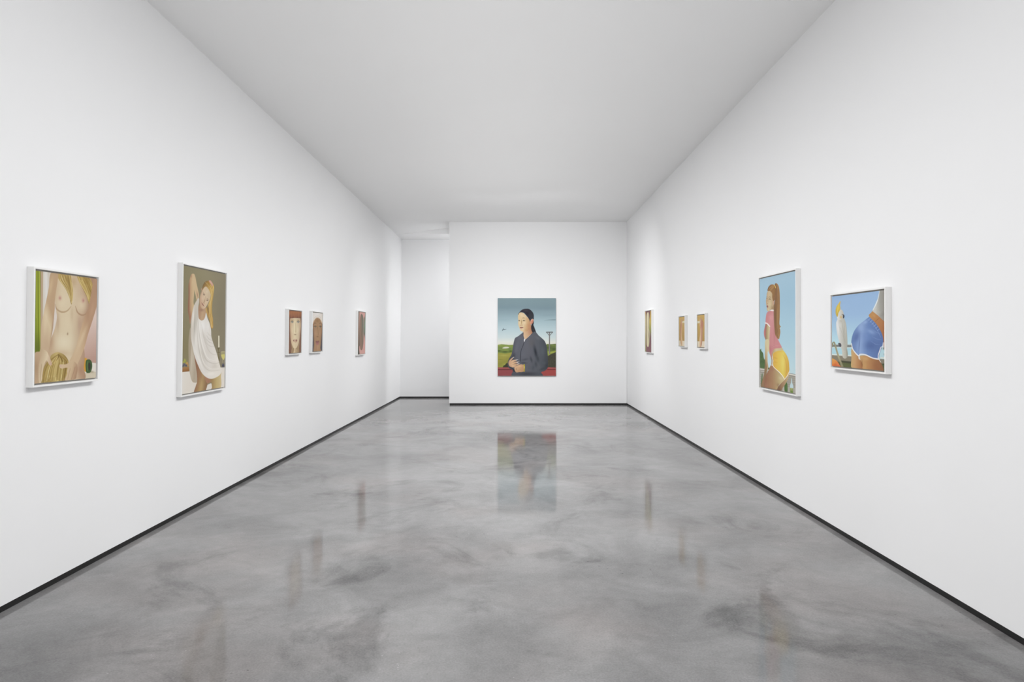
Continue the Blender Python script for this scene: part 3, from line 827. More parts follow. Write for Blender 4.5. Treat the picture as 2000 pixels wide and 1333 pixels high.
OPS = [
    ('p',((-40,-40),(812,-40),(812,1040),(-40,1040)),(-13,350,786,418,((0,'857c5a'),(0.458,'8b8263'),(1,'857b62'))),1,1,0,None,None),
    ('b',(368.6,18.4),(315.1,-29.3),(2.9,108.7),'948b6a',0.4,None),
    ('b',(670.9,325),(182.1,-6.7),(5.3,191.2),'7d745c',0.5,None),
    ('b',(46.5,647.5),(126.8,2.4),(4.2,171.4),'857850',0.5,None),
    ('p',((-23,826),(120,827),(247,826),(252,1017),(-18,1014)),(3,883,105,931,((0,'dcd6cc'),(1,'d9d1c5'))),1.7,1,0,None,None),
    ('p',((669,824),(808,827),(814,1014),(674,1008)),'dcd4c8',1.7,1,0,None,None),
    ('p',((-7,794),(51,792),(110,791),(115,828),(-5,826)),(1,791,2,823,((0,'ab7a44'),(1,'8f5e2e'))),1.7,1,0,None,None),
    ('b',(75.3,761.4),(25.5,1),(0.4,14.1),'d99a4a',0.95,None),
    ('b',(92.7,778.4),(18.8,0.8),(0.3,10.4),'d08c40',0.95,None),
    ('b',(20.6,751.1),(18.3,0.7),(0.3,10.2),'b6b82e',0.95,None),
    ('b',(41.1,739.7),(21.8,0.8),(0.3,12.1),'a9b632',0.95,None),
    ('b',(54,752.4),(16.9,0.7),(0.2,9.3),'8f9c2a',0.95,None),
    ('b',(12.9,777),(18.3,0.8),(0.3,10.2),'3c3e5e',0.95,None),
    ('b',(37.7,772.8),(20.1,0.9),(0.3,11.2),'4a4c72',0.95,None),
    ('b',(63.1,779.2),(18.6,0.8),(0.3,10.3),'3a3b58',0.95,None),
    ('b',(25,763.4),(13.3,0.5),(0.2,7.4),'565a80',0.95,None),
    ('b',(4.8,782.7),(11.6,0.5),(0.2,6.5),'34344c',0.95,None),
    ('b',(39.2,729.5),(6.7,0.2),(0.1,5.7),'c6cf4a',0.8,None),
    ('p',((632,545),(634,647),(665,647),(657,545)),(632,595,665,595,((0,'c8bfa2'),(0.545,'e2dcc6'),(1,'b9b092'))),1.7,1,0,None,None),
    ('p',((622,656),(670,655),(669,649),(620,650)),'5f543a',1.7,1,0,None,None),
    ('p',((630,656),(638,685),(637,726),(637,762),(664,762),(658,726),(651,685),(651,656)),(635,698,661,699,((0,'5d5236'),(0.462,'8c8054'),(1,'4f462e'))),1.7,1,1,None,None),
    ('p',((625,693),(670,693),(669,687),(624,687)),'635838',2.1,1,0,None,None),
    ('p',((695,686),(780,687),(777,730),(763,750),(741,761),(720,749),(702,728)),'a8a06a',2.1,0.75,1,None,None),
    ('p',((702,712),(778,712),(775,732),(760,749),(741,759),(722,747),(704,730)),'ccc26a',2.1,1,1,None,None),
    ('p',((697,688),(780,689),(780,687),(697,686)),'d8d3b4',1.7,0.8,0,None,None),
    ('p',((724,756),(723,788),(727,788),(729,756)),'c9c39c',1.7,0.7,0,None,None),
    ('p',((754,754),(755,789),(759,789),(758,755)),'c9c39c',1.7,0.7,0,None,None),
    ('p',((776,688),(775,730),(779,730),(780,688)),'dcd8c0',1.7,0.7,0,None,None),
    ('b',(738.5,808.8),(27.9,1.2),(0.5,19.3),'33344e',1,None),
    ('b',(738.5,808.8),(23.6,1),(0.5,17.4),'3c3e5c',0.9,None),
    ('b',(729.7,799.3),(8.5,0.4),(0.2,5.5),'7478a0',0.7,None),
    ('p',((190,699),(231,730),(297,817),(392,891),(431,915),(437,954),(423,979),(410,1013),(207,1009),(228,952),(250,916),(244,856),(224,797)),(227,897,413,961,((0,'8f6447'),(0.537,'b0925f'),(1,'8d6a48'))),2.6,1,1,'l1',None),
    ('b',(298.2,859.5),(52.1,-5.9),(45.8,58.9),'9d7354',0.7,'l1'),
    ('b',(328.7,968),(46.5,6.5),(-15.3,53.6),'b99c68',0.6,'l1'),
    ('p',((392,882),(529,912),(691,868),(699,900),(695,1000),(516,1000),(520,951),(490,941),(432,945),(393,908)),(451,934,694,950,((0,'a87a5c'),(0.284,'9f8150'),(0.658,'bda56c'),(1,'cbb582'))),2.6,1,1,'l2',None),
    ('b',(465.5,930.2),(44.2,3),(0.6,21.9),'a5715a',0.7,'l2'),
    ('p',((437,959),(461,954),(502,950),(515,960),(513,997),(414,1007),(428,975)),'d9d2c8',2.1,1,1,None,None),
    ('p',((124,480),(100,562),(97,664),(110,787),(133,863),(165,910),(209,924),(250,916),(239,839),(205,737),(190,695),(148,583)),(104,726,232,772,((0,'a5967e'),(0.392,'bfb29c'),(1,'b1a28c'))),2.1,1,1,'bk',None),
    ('b',(150.7,685.9),(14,0.4),(4.2,165.6),'cbbfaa',0.6,'bk'),
    ('b',(122.4,767.4),(10.4,0.4),(2.6,103),'9b8b74',0.6,'bk'),
    ('b',(198.8,853.9),(14.2,0.8),(1.9,75.2),'a89983',0.6,'bk'),
    ('p',((132,57),(160,50),(182,53),(204,83),(220,123),(243,165),(267,226),(238,255),(209,260),(212,229),(185,190),(178,177),(180,210),(173,258),(173,285),(185,315),(168,366),(141,404),(124,448),(110,442),(95,389),(80,346),(81,276),(87,223),(84,150),(105,95)),(81,236,172,231,((0,'8f5f48'),(0.45,'b9966f'),(1,'c9ae84'))),2.4,1,1,'am',None),
    ('p',((181,187),(199,216),(217,242),(222,259),(202,284),(188,308),(175,288),(175,248),(179,214)),'8d8463',2.1,1,1,None,None),
    ('b',(151.2,117.7),(21.3,-0.6),(-11.8,61.1),'c9ae85',0.8,'am'),
    ('b',(129.5,240.2),(21.2,-1.2),(1.9,73.7),'c0a079',0.6,'am'),
    ('b',(94.9,202.2),(13.9,-0.9),(2.8,109.9),'8f5d48',0.9,'am'),
    ('b',(128.8,72.5),(12.5,-0),(-5.7,17),'a8705c',0.6,'am'),
    ('b',(119.3,394.8),(28.2,-0.8),(1.3,50.2),'99684f',0.8,'am'),
    ('b',(236.8,213.7),(15.9,-2.3),(15,36.3),'9b6f56',0.7,'am'),
    ('b',(190.9,128.2),(14.3,-2),(13.1,39.4),'cbb188',0.6,'am'),
    ('p',((261,308),(283,294),(382,307),(406,334),(396,373),(373,402),(332,420),(286,420),(260,408),(255,357)),(262,346,392,380,((0,'a57e60'),(0.507,'bb9a76'),(1,'b5916c'))),2.4,1,1,'nk',None),
    ('b',(314.3,333.9),(53.2,-2),(0.4,13.9),'96705a',0.7,'nk'),
    ('p',((289,211),(318,174),(355,147),(393,136),(441,155),(473,189),(474,217),(451,251),(405,295),(367,318),(329,323),(299,310),(279,287),(275,253)),(282,259,466,214,((0,'bd987a'),(0.457,'cfb796'),(1,'c5ae8e'))),2.4,1,1,'fa',None),
    ('b',(409.8,175.1),(34.2,6.7),(-26.6,23),'d3c2a4',0.7,'fa'),
    ('b',(326.8,236.1),(30.4,-1.7),(0.6,24.3),'d2b698',0.7,'fa'),
    ('b',(381.7,285.7),(31,-1.4),(0.4,14),'cbab8e',0.6,'fa'),
    ('b',(312.6,271.5),(22.7,-1.1),(0.5,20.8),'c4a284',0.5,'fa'),
    ('b',(442.3,215.6),(22.4,2.4),(-15.6,20.8),'c2a888',0.5,'fa'),
    ('b',(365.6,258.5),(15.4,2.5),(-15.7,16.6),'a98768',0.7,'fa'),
    ('p',((332,184),(353,197),(374,208),(377,206),(360,195),(335,183)),'8a6b50',3.5,0.55,1,None,None),
    ('p',((397,233),(417,237),(443,241),(446,239),(421,233),(398,231)),'8a6b50',3.5,0.55,1,None,None),
    ('b',(351.9,205.4),(13.9,3.6),(-7.7,5.6),'54423a',0.9,None),
    ('b',(416.4,248.1),(17.7,2),(-4.6,6.2),'54423a',0.9,None),
    ('p',((334,195),(357,213),(364,210),(340,193)),'7d624c',2.8,0.6,0,None,None),
    ('p',((396,252),(437,251),(437,248),(397,248)),'7d624c',2.8,0.6,0,None,None),
    ('p',((382,219),(365,247),(350,269),(359,270),(373,248),(386,219)),'a58465',2.8,0.7,1,None,None),
    ('b',(354.5,274.7),(17.4,3.7),(-3.7,3.2),'97684f',0.7,None),
    ('p',((311,276),(329,292),(356,303),(359,302),(343,287),(315,274)),'9d6455',2.4,0.95,1,None,None),
    ('p',((312,276),(334,289),(357,303),(358,302),(338,287),(314,275)),'6a3c34',1.8,0.8,1,None,None),
    ('p',((296,210),(310,178),(298,162),(317,153),(325,167),(311,195)),'b08a6e',2.1,1,1,None,None),
    ('p',((325,170),(321,150),(339,120),(377,95),(423,85),(479,85),(519,103),(540,131),(537,167),(526,211),(511,255),(505,305),(510,355),(526,409),(531,477),(489,478),(472,428),(431,386),(403,352),(390,324),(429,291),(459,247),(478,210),(465,179),(433,152),(393,135),(355,145)),(332,135,493,320,((0,'7d6038'),(0.133,'a57b34'),(0.51,'d0a650'),(0.742,'cda95c'),(1,'b98e48'))),2.4,1,1,'hr',None),
    ('b',(429.4,322.5),(30.8,-4.2),(27.7,54.6),'7a5c36',0.8,'hr'),
    ('b',(493.8,355.8),(17.7,-0.6),(2.9,107.4),'c79f58',0.7,'hr'),
    ('b',(520.7,157.1),(16.2,-0.5),(-7.9,47),'e0c67c',0.7,'hr'),
    ('b',(416.1,118.2),(39.3,-2.9),(0.5,17.6),'8f682c',0.6,'hr'),
    ('b',(490.4,227.1),(16,-0.4),(-9.2,71.8),'b98c3c',0.6,'hr'),
    ('h',((377,100),(440,138),(482,199),(460,286),(446,357),(497,474)),((487,99),(528,139),(532,196),(509,269),(510,355),(531,473)),40,('e3c980','96702f','d2aa55'),2.2,0.5,12,'hr',0),
    ('p',((439,86),(458,77),(486,83),(515,104),(518,120),(500,123),(479,110),(455,97)),'c99a86',2.1,1,1,None,None),
    ('b',(478.8,95.6),(9.6,-3.3),(16.3,11.1),'d8b09c',0.7,None),
    ('p',((261,238),(201,281),(162,335),(140,405),(132,467),(134,554),(164,632),(203,712),(262,785),(331,851),(412,892),(504,912),(600,906),(686,882),(694,842),(650,764),(593,677),(538,610),(501,554),(493,498),(465,443),(423,398),(397,353),(378,390),(355,411),(316,421),(281,411),(261,393),(255,314),(267,269)),(142,519,639,754,((0,'c9c0b2'),(0.169,'dcd7cf'),(0.576,'d6d0c8'),(1,'ded7cc'))),3.9,1,1,'dr',None),
    ('b',(196.6,465.6),(22.5,0),(-8.1,167),'aaa497',0.75,'dr'),
    ('b',(170.6,395.9),(18.6,0.1),(-11.8,96.2),'e8e4dc',0.7,'dr'),
    ('b',(238.2,394.1),(19.1,-0.5),(2.5,97.5),'b2ada2',0.6,'dr'),
    ('b',(249,518.2),(11.4,-0.6),(31.3,124.3),'b5afa4',0.7,'dr'),
    ('b',(228.5,606.8),(18.7,-1.3),(42.4,105.9),'e6e1d8',0.6,'dr'),
    ('b',(340.6,463.6),(59.7,-0.9),(1.7,63.2),'e6e4e0',0.8,'dr'),
    ('b',(431,471.4),(41,-0.5),(1.5,55.1),'e2dfda',0.7,'dr'),
    ('b',(327.1,698),(54,-9.6),(108.5,112),'c3bbae',0.6,'dr'),
    ('b',(289.5,750.7),(17.9,-2.7),(98.7,113.4),'e8e3da',0.7,'dr'),
    ('b',(446.8,682.9),(77.6,-10.9),(51,62.3),'cfc7bb',0.5,'dr'),
    ('b',(383.2,572.2),(26.7,-3.8),(58.3,79),'c0b9ae',0.6,'dr'),
    ('b',(575.5,808.3),(101.8,-11.8),(30.4,36.9),'c9c0b3',0.6,'dr'),
    ('b',(493,869.5),(126,-0.8),(8.2,24.4),'e6e0d6',0.8,'dr'),
    ('b',(617.3,762.8),(42.6,-2.4),(33.5,66.5),'e4ddd2',0.6,'dr'),
    ('b',(389.2,799.9),(41.7,-9.1),(62.1,50.6),'d0c8bb',0.5,'dr'),
    ('p',((255,429),(278,554),(338,681),(422,759),(574,788),(673,776),(671,773),(575,782),(435,753),(355,679),(291,553),(261,429)),'bcb4a7',5.8,0.6,1,None,'dr'),
    ('p',((269,429),(298,554),(359,664),(444,740),(595,763),(597,761),(452,736),(372,662),(310,553),(274,429)),'ebe6de',5.8,0.6,1,None,'dr'),
    ('p',((318,464),(357,573),(439,666),(527,706),(615,712),(616,709),(534,701),(453,663),(370,571),(324,464)),'c4bcb0',5.8,0.6,1,None,'dr'),
    ('p',((410,546),(450,575),(515,588),(518,586),(458,570),(415,544)),'b9b2a7',5.8,0.6,1,None,'dr'),
    ('p',((401,573),(462,603),(537,612),(539,609),(468,598),(405,571)),'b9b2a7',5.8,0.6,1,None,'dr'),
    ('p',((420,518),(459,542),(500,551),(502,548),(468,538),(424,517)),'c2bbb0',5.8,0.6,1,None,'dr'),
    ('p',((392,601),(473,636),(560,640),(561,637),(479,630),(396,599)),'bfb7ab',5.8,0.6,1,None,'dr'),
    ('p',((244,429),(244,518),(291,662),(363,773),(490,825),(641,832),(641,829),(493,821),(374,771),(303,661),(254,518),(250,429)),'e9e4db',5.8,0.6,1,None,'dr'),
    ('p',((237,465),(237,536),(271,661),(343,781),(470,843),(663,847),(663,844),(473,838),(355,779),(284,660),(247,536),(243,465)),'bdb5a8',5.8,0.6,1,None,'dr'),
]
picture('framed_painting', 'L', 5.5773, 6.4368, 0.9973, 2.0978, Easel(0.7722, 330).run(OPS),
        'tall white-framed painting of a blond woman in draped white cloth, left wall')

OPS = [
    ('p',((-40,-40),(969,-40),(969,1040),(-40,1040)),'8d6a55',1,1,0,None,None),
    ('p',((217,706),(757,710),(811,908),(990,1051),(-28,1023),(181,896)),'a2855f',14,0.95,1,None,None),
    ('p',((97,176),(462,162),(836,162),(891,295),(872,453),(816,612),(728,769),(609,865),(475,901),(340,870),(220,782),(144,668),(101,516),(74,328)),(92,422,872,453,((0,'c9a884'),(0.452,'dccba4'),(1,'c4a98a'))),10,1,1,'f',None),
    ('b',(440.7,379.7),(120.2,-1.5),(7.2,193),'e2d4ae',0.6,'f'),
    ('b',(655.1,455.2),(123.4,-1),(4.4,117.3),'e0d2ac',0.7,'f'),
    ('b',(251.9,458.4),(105.6,-0.8),(4.2,114.4),'e0d0a8',0.6,'f'),
    ('b',(814,572.3),(81.5,-0.1),(6,158),'b8977a',0.7,'f'),
    ('b',(140.3,572.9),(57.7,-0.1),(5.5,151.6),'bd9878',0.6,'f'),
    ('b',(434.2,206.2),(365.6,-8.5),(1.1,28.9),'cfb78e',0.6,'f'),
    ('b',(234.8,229.9),(123,-2.7),(0.6,15.2),'8c7350',0.6,None),
    ('p',((132,270),(195,248),(270,244),(336,266),(266,285),(196,286)),'c2bca8',8,0.9,1,None,None),
    ('b',(236.1,266.1),(55.4,-1.1),(0.9,24.8),'3f474c',1,None),
    ('p',((134,271),(211,245),(270,244),(332,268),(351,263),(282,237),(201,239),(118,266)),'4c4038',5,0.9,1,None,None),
    ('p',((128,220),(234,204),(337,212),(342,208),(233,195),(122,216)),'a0835c',8,0.6,1,None,None),
    ('b',(683,220),(130,-2.9),(0.6,15.7),'8c7350',0.6,None),
    ('p',((575,261),(641,238),(721,235),(790,257),(716,276),(642,278)),'c2bca8',8,0.9,1,None,None),
    ('b',(684.4,257.1),(58.6,-1.2),(1,25.4),'3f474c',1,None),
    ('p',((577,262),(658,236),(720,234),(786,260),(806,254),(733,227),(647,229),(560,257)),'4c4038',5,0.9,1,None,None),
    ('p',((570,210),(683,194),(791,202),(796,198),(681,184),(563,206)),'a0835c',8,0.6,1,None,None),
    ('p',((470,283),(490,418),(484,505),(526,505),(526,417),(494,282)),'ad9268',10,0.6,1,None,None),
    ('b',(471.3,561),(102.4,-0.2),(0.6,17.4),'8f6c50',0.85,None),
    ('b',(410,514.9),(41.7,-0.2),(1.1,28.9),'e6d8b4',0.6,None),
    ('p',((406,274),(395,419),(410,505),(433,505),(418,419),(420,274)),'e9ddba',8,0.6,1,None,None),
    ('p',((319,697),(407,679),(473,687),(548,677),(627,697),(574,738),(485,756),(380,736)),(467,679,470,756,((0,'a06a5c'),(1,'bd8874'))),8,1,1,None,None),
    ('p',((318,699),(468,711),(629,699),(626,695),(467,701),(320,695)),'6f4238',6,0.9,1,None,None),
    ('p',((-38,-34),(964,-35),(972,159),(767,161),(462,162),(97,181),(60,328),(81,516),(176,763),(224,878),(157,1028),(-28,1023)),'80573f',10,1,0,None,None),
    ('p',((835,147),(987,143),(1022,1052),(801,1046),(770,887),(819,711),(890,513),(898,314)),'7d5a48',10,1,0,None,None),
    ('p',((-38,-34),(964,-35),(971,139),(767,154),(462,155),(-30,189)),(455,-36,462,162,((0,'8a5234'),(0.389,'a8683f'),(0.783,'8f563a'),(1,'6d4232'))),8,1,0,None,None),
    ('h',((19,-10),(37,84),(54,177)),((917,-33),(904,56),(892,156)),50,('b97848','7c4a2c','a0643c'),6,0.5,21,None,0),
    ('h',((13,197),(38,517),(85,1017)),((69,196),(95,516),(200,1020)),24,('a0705a','6d4837'),6,0.5,22,None,0),
    ('h',((877,176),(906,513),(832,1037)),((956,174),(969,512),(989,1041)),24,('9d7560','6d4b3d'),6,0.5,23,None,0),
    ('p',((416,679),(451,650),(490,660),(501,805),(505,902),(627,919),(640,1027),(361,1029),(373,957),(418,900),(421,804)),(421,804,504,805,((0,'cdb48c'),(0.494,'e3d4ae'),(1,'b99c74'))),6,1,1,None,None),
    ('p',((432,952),(525,935),(623,932),(619,925),(517,928),(420,946)),'a58862',6,0.8,1,None,None),
    ('p',((438,991),(527,978),(626,971),(619,964),(519,972),(429,984)),'a58862',6,0.8,1,None,None),
    ('b',(451.8,678.9),(23.9,0.1),(0.9,25.1),'dba99a',0.6,None),
]
picture('framed_painting', 'L', 8.1929, 8.7156, 1.2657, 1.8249, Easel(0.9295, 170).run(OPS),
        'small white-framed face with auburn fringe and a finger raised to her lips')

OPS = [
    ('p',((-40,-40),(918,-40),(918,1040),(-40,1040)),'57535a',1,1,0,None,None),
    ('p',((41,280),(125,206),(264,146),(425,117),(590,137),(741,187),(839,266),(847,459),(816,621),(766,792),(716,920),(777,1039),(141,1024),(150,827),(109,672),(78,517)),(85,517,849,513,((0,'a27a56'),(0.464,'ab845c'),(1,'a17a58'))),8.8,1,1,'f',None),
    ('b',(420.7,199.5),(219.8,-4.9),(3,73.6),'8c6a42',0.7,'f'),
    ('b',(262.3,536.7),(143.4,-0.5),(4.7,114.7),'b78c66',0.7,'f'),
    ('b',(662.2,535.4),(134.8,-0.4),(4.9,117.3),'b38a66',0.7,'f'),
    ('b',(416.8,367.9),(94.6,-1.2),(3.5,84.1),'8f6c44',0.6,'f'),
    ('b',(448.9,883.8),(257.8,4.2),(4.8,116),'b48a6a',0.8,'f'),
    ('b',(801.4,728.4),(75.8,0.6),(9.1,215.1),'8a674a',0.7,'f'),
    ('b',(146.3,723.5),(63.4,0.5),(8.4,207.3),'8f6b4c',0.6,'f'),
    ('p',((116,291),(190,273),(313,283),(319,278),(185,261),(106,288)),'54402c',7.8,0.85,1,None,None),
    ('p',((121,366),(198,348),(276,349),(327,369),(249,391),(186,392)),'a8916f',7.8,0.9,1,None,None),
    ('b',(226.9,366.2),(60.4,-0.8),(0.8,20.8),'33291f',1,None),
    ('p',((123,367),(210,346),(275,347),(322,367),(346,362),(290,340),(200,339),(106,360)),'3e3024',4.9,0.9,1,None,None),
    ('p',((814,275),(727,251),(588,273),(596,278),(724,263),(804,279)),'54402c',7.8,0.85,1,None,None),
    ('p',((581,361),(662,341),(744,342),(797,363),(716,386),(649,386)),'a8916f',7.8,0.9,1,None,None),
    ('b',(692.1,360.2),(63.6,-0.8),(0.9,21.4),'33291f',1,None),
    ('p',((582,361),(674,340),(743,341),(792,361),(817,356),(759,333),(664,332),(565,354)),'3e3024',4.9,0.9,1,None,None),
    ('p',((454,389),(474,515),(455,588),(506,589),(517,515),(476,388)),'80603e',9.8,0.5,1,None,None),
    ('b',(456.2,620.4),(124.4,0.2),(0.7,16.9),'7a5638',0.85,None),
    ('b',(424.6,557.2),(50.8,-0.1),(2.2,52.6),'bd946c',0.6,None),
    ('p',((289,745),(377,723),(443,731),(522,721),(604,746),(581,801),(491,842),(374,830),(308,787)),(442,726,447,831,((0,'8f5a54'),(1,'ab706a'))),7.8,1,1,None,None),
    ('p',((287,753),(445,769),(607,750),(602,746),(442,756),(290,749)),'633a38',5.8,0.8,1,None,None),
    ('p',((335,819),(341,893),(334,987),(356,987),(370,893),(356,819)),'8f6850',7.8,0.6,1,None,None),
    ('p',((-57,-20),(979,-24),(994,317),(897,297),(838,244),(741,192),(628,152),(516,132),(418,126),(317,139),(212,171),(115,222),(58,264),(25,301),(-44,312)),(-39,5,912,189,((0,'d9d2ca'),(0.476,'e2ddd8'),(1,'d8cdbf'))),6.8,1,0,None,None),
    ('p',((67,283),(183,189),(411,122),(642,155),(830,269),(885,261),(688,143),(401,105),(136,180),(15,277)),'cdb89c',6.8,0.8,1,None,None),
    ('p',((150,147),(407,80),(693,112),(707,103),(402,71),(130,140)),'c2b19c',7.8,0.7,1,None,None),
]
picture('framed_painting', 'L', 9.1524, 9.6584, 1.2650, 1.8348, Easel(0.8790, 170).run(OPS),
        'small white-framed brown face with black hair under a pale headscarf, left wall')

OPS = [
    ('p',((-40,-40),(823,-40),(823,1040),(-40,1040)),(106,-6,159,1003,((0,'6f6a5a'),(0.326,'8a6b58'),(0.721,'6d5f52'),(1,'4f4d45'))),1,1,0,None,None),
    ('p',((141,-7),(762,-13),(742,65),(644,140),(640,233),(655,521),(724,583),(826,729),(851,1021),(211,1004),(153,902),(175,823),(235,784),(181,422)),'d09a90',7.6,1,0,None,None),
    ('p',((761,-19),(880,-17),(899,772),(804,760),(723,562),(661,459),(658,232),(721,107)),(745,106,773,625,((0,'7d7a6c'),(0.439,'6b8a72'),(1,'5f625a'))),8.7,1,0,None,None),
    ('p',((802,729),(923,772),(938,1034),(771,1030)),'a98476',8.7,1,0,None,None),
    ('p',((364,36),(488,73),(571,162),(598,316),(609,521),(592,727),(509,879),(375,912),(266,875),(217,773),(195,522),(183,302),(210,151),(268,69)),(189,422,589,316,((0,'8d6f5e'),(0.565,'7d6b58'),(1,'6a7262'))),7.6,1,1,'o',None),
    ('b',(524.3,317),(101.2,-1.5),(8.8,163.6),'5f7262',0.7,'o'),
    ('b',(276.7,320.6),(80.2,-1.2),(16,302.3),'97745f',0.6,'o'),
    ('b',(409.2,542.1),(62.6,-2.1),(137.3,202.7),'6b5a46',0.6,'o'),
    ('b',(515.7,582.9),(63.7,-1.4),(85.5,163.6),'9a7a64',0.6,'o'),
    ('b',(323,774.7),(134.9,1.8),(4.8,91),'8f7058',0.6,'o'),
    ('p',((607,141),(625,315),(637,521),(655,521),(644,315),(625,140)),'8fb09a',5.4,0.8,1,None,None),
    ('p',((60,26),(68,423),(88,821),(140,822),(120,423),(112,24)),'967260',10.9,0.6,1,None,None),
]
picture('framed_painting', 'L', 11.7930, 12.4134, 1.1558, 1.9363, Easel(0.7831, 190).run(OPS),
        'white-framed pink painting with a brown oval, farthest along the left wall')

OPS = [
    ('p',((-40,-40),(822,-40),(822,1040),(-40,1040)),(377,-18,367,1005,((0,'7a4a50'),(0.534,'6d4448'),(1,'85565c'))),1,1,0,None,None),
    ('p',((648,-8),(817,-12),(812,472),(676,607),(544,696),(482,469),(534,214)),(672,41,666,627,((0,'b8923c'),(0.384,'c2a84a'),(0.7,'8f9348'),(1,'7d6a50'))),7.3,1,0,None,None),
    ('p',((-114,-21),(44,-10),(122,43),(130,224),(168,527),(124,789),(112,1011),(-124,1027)),(-8,-2,-19,1014,((0,'c29a58'),(0.12,'c6b88e'),(0.52,'b9ac86'),(0.72,'a39a6c'),(1,'8a8a55'))),6.4,1,0,None,None),
    ('p',((101,22),(118,426),(83,830),(124,829),(159,426),(143,23)),'6f5a40',6.4,0.6,1,None,None),
    ('p',((351,22),(486,65),(524,233),(512,391),(496,509),(520,627),(543,745),(478,844),(368,881),(242,858),(181,778),(194,527),(171,225),(214,76)),(180,427,532,430,((0,'bcae84'),(0.403,'d2c8a2'),(1,'a59878'))),5.5,1,1,'a',None),
    ('b',(324.2,228.7),(90.4,2),(-2.2,219.2),'ddd5b4',0.6,'a'),
    ('b',(447,468.9),(59.5,0.5),(-1.6,158.3),'a89a7c',0.6,'a'),
    ('b',(344.1,746.8),(110.1,-0.9),(-1.2,119.5),'cfc598',0.6,'a'),
    ('p',((398,429),(512,460),(618,568),(598,647),(539,696),(446,588)),(422,528,608,588,((0,'c4b896'),(1,'8d7a60'))),5.5,1,1,None,None),
    ('p',((339,488),(428,608),(522,686),(536,686),(463,607),(354,488)),'7d6a50',5.5,0.8,1,None,None),
]
picture('framed_painting', 'R', 11.9654, 12.5793, 1.1878, 1.9608, Easel(0.7823, 190).run(OPS),
        'white-framed painting of a pale limb on wine red ground, farthest on right wall')

OPS = [
    ('p',((-40,-40),(829,-40),(829,1040),(-40,1040)),(355,-20,349,807,((0,'c49f58'),(0.509,'bd9853'),(1,'b08b48'))),1,1,0,None,None),
    ('p',((-174,815),(848,824),(846,1065),(-176,1054)),(-56,910,683,902,((0,'d3c3a4'),(1,'dccfb8'))),8,1,0,None,None),
    ('p',((375,207),(552,207),(884,197),(823,134),(493,152),(332,174)),'d8d2b4',9.6,1,1,None,None),
    ('p',((520,241),(795,255),(802,239),(524,230)),'c4bb98',9.6,0.7,0,None,None),
    ('p',((383,72),(456,95),(478,179),(438,290),(408,429),(379,569),(406,709),(472,848),(449,1002),(319,990),(222,907),(206,766),(167,596),(151,427),(170,286),(240,174),(326,120)),(150,540,464,541,((0,'a8785c'),(0.548,'c9a078'),(1,'d2b288'))),8,1,1,'a',None),
    ('b',(295.8,287.5),(136,2),(-1.3,154.6),'b5765f',0.8,'a'),
    ('b',(248.8,455.8),(79.9,0.6),(-0.9,112.6),'ad7560',0.6,'a'),
    ('b',(377.3,750.9),(67.7,-0.3),(-1.7,210.1),'d8bc92',0.7,'a'),
    ('b',(245.1,906.4),(79.9,-0.9),(-1,126.8),'a07050',0.8,'a'),
    ('p',((394,66),(416,150),(472,150),(428,66)),'a56a55',8,0.8,0,None,None),
    ('p',((312,84),(243,173),(294,176),(340,85)),'9f6553',8,0.8,0,None,None),
]
picture('framed_painting', 'R', 9.6440, 10.0141, 1.3313, 1.7888, Easel(0.7893, 150).run(OPS),
        'smallest white-framed ochre painting with a raised hand, farther of the ochre pair')

OPS = [
    ('p',((-40,-40),(863,-40),(863,1040),(-40,1040)),(357,-19,351,810,((0,'c6a055'),(0.531,'bf9a50'),(1,'b18c45'))),1,1,0,None,None),
    ('p',((-164,821),(886,812),(884,1039),(-166,1033)),(-22,928,754,918,((0,'d8c9ae'),(1,'dccdb6'))),8,1,0,None,None),
    ('p',((-160,245),(136,249),(375,235),(336,180),(113,181),(-159,173)),'dcd5b8',9.6,1,1,None,None),
    ('p',((-135,214),(264,217),(263,209),(-136,206)),'b9b08c',8,0.5,0,None,None),
    ('p',((302,55),(356,107),(425,133),(493,104),(560,174),(662,226),(679,300),(647,399),(602,522),(579,647),(555,796),(487,921),(373,1011),(249,988),(222,874),(237,735),(298,596),(308,445),(263,344),(254,243),(274,142)),(252,546,624,547,((0,'d8bc90'),(0.457,'c9987a'),(1,'b07c60'))),8,1,1,'a',None),
    ('b',(491.2,297.2),(152.3,2.5),(-1.2,162.3),'b8755c',0.85,'a'),
    ('b',(331.6,370.1),(63.9,0.8),(-0.8,113.2),'b5765e',0.6,'a'),
    ('b',(306,734.9),(73.2,-0.3),(-1.5,201.5),'dcc398',0.7,'a'),
    ('b',(488.1,734.1),(63,-0.3),(-1.6,224.8),'b07c60',0.6,'a'),
    ('b',(432.4,922.1),(72.4,-1),(-0.6,87.6),'9c6049',0.8,'a'),
    ('p',((299,68),(324,157),(370,156),(322,68)),'8f6a55',8,0.8,0,None,None),
    ('p',((502,123),(514,211),(559,211),(528,123)),'a9654f',8,0.8,0,None,None),
    ('p',((402,145),(401,258),(419,258),(420,146)),'8f5a48',8,0.6,0,None,None),
]
picture('framed_painting', 'R', 8.6352, 9.0203, 1.3287, 1.7875, Easel(0.8231, 150).run(OPS),
        'small white-framed ochre painting of a forearm and white cuff, nearer of the ochre pair')

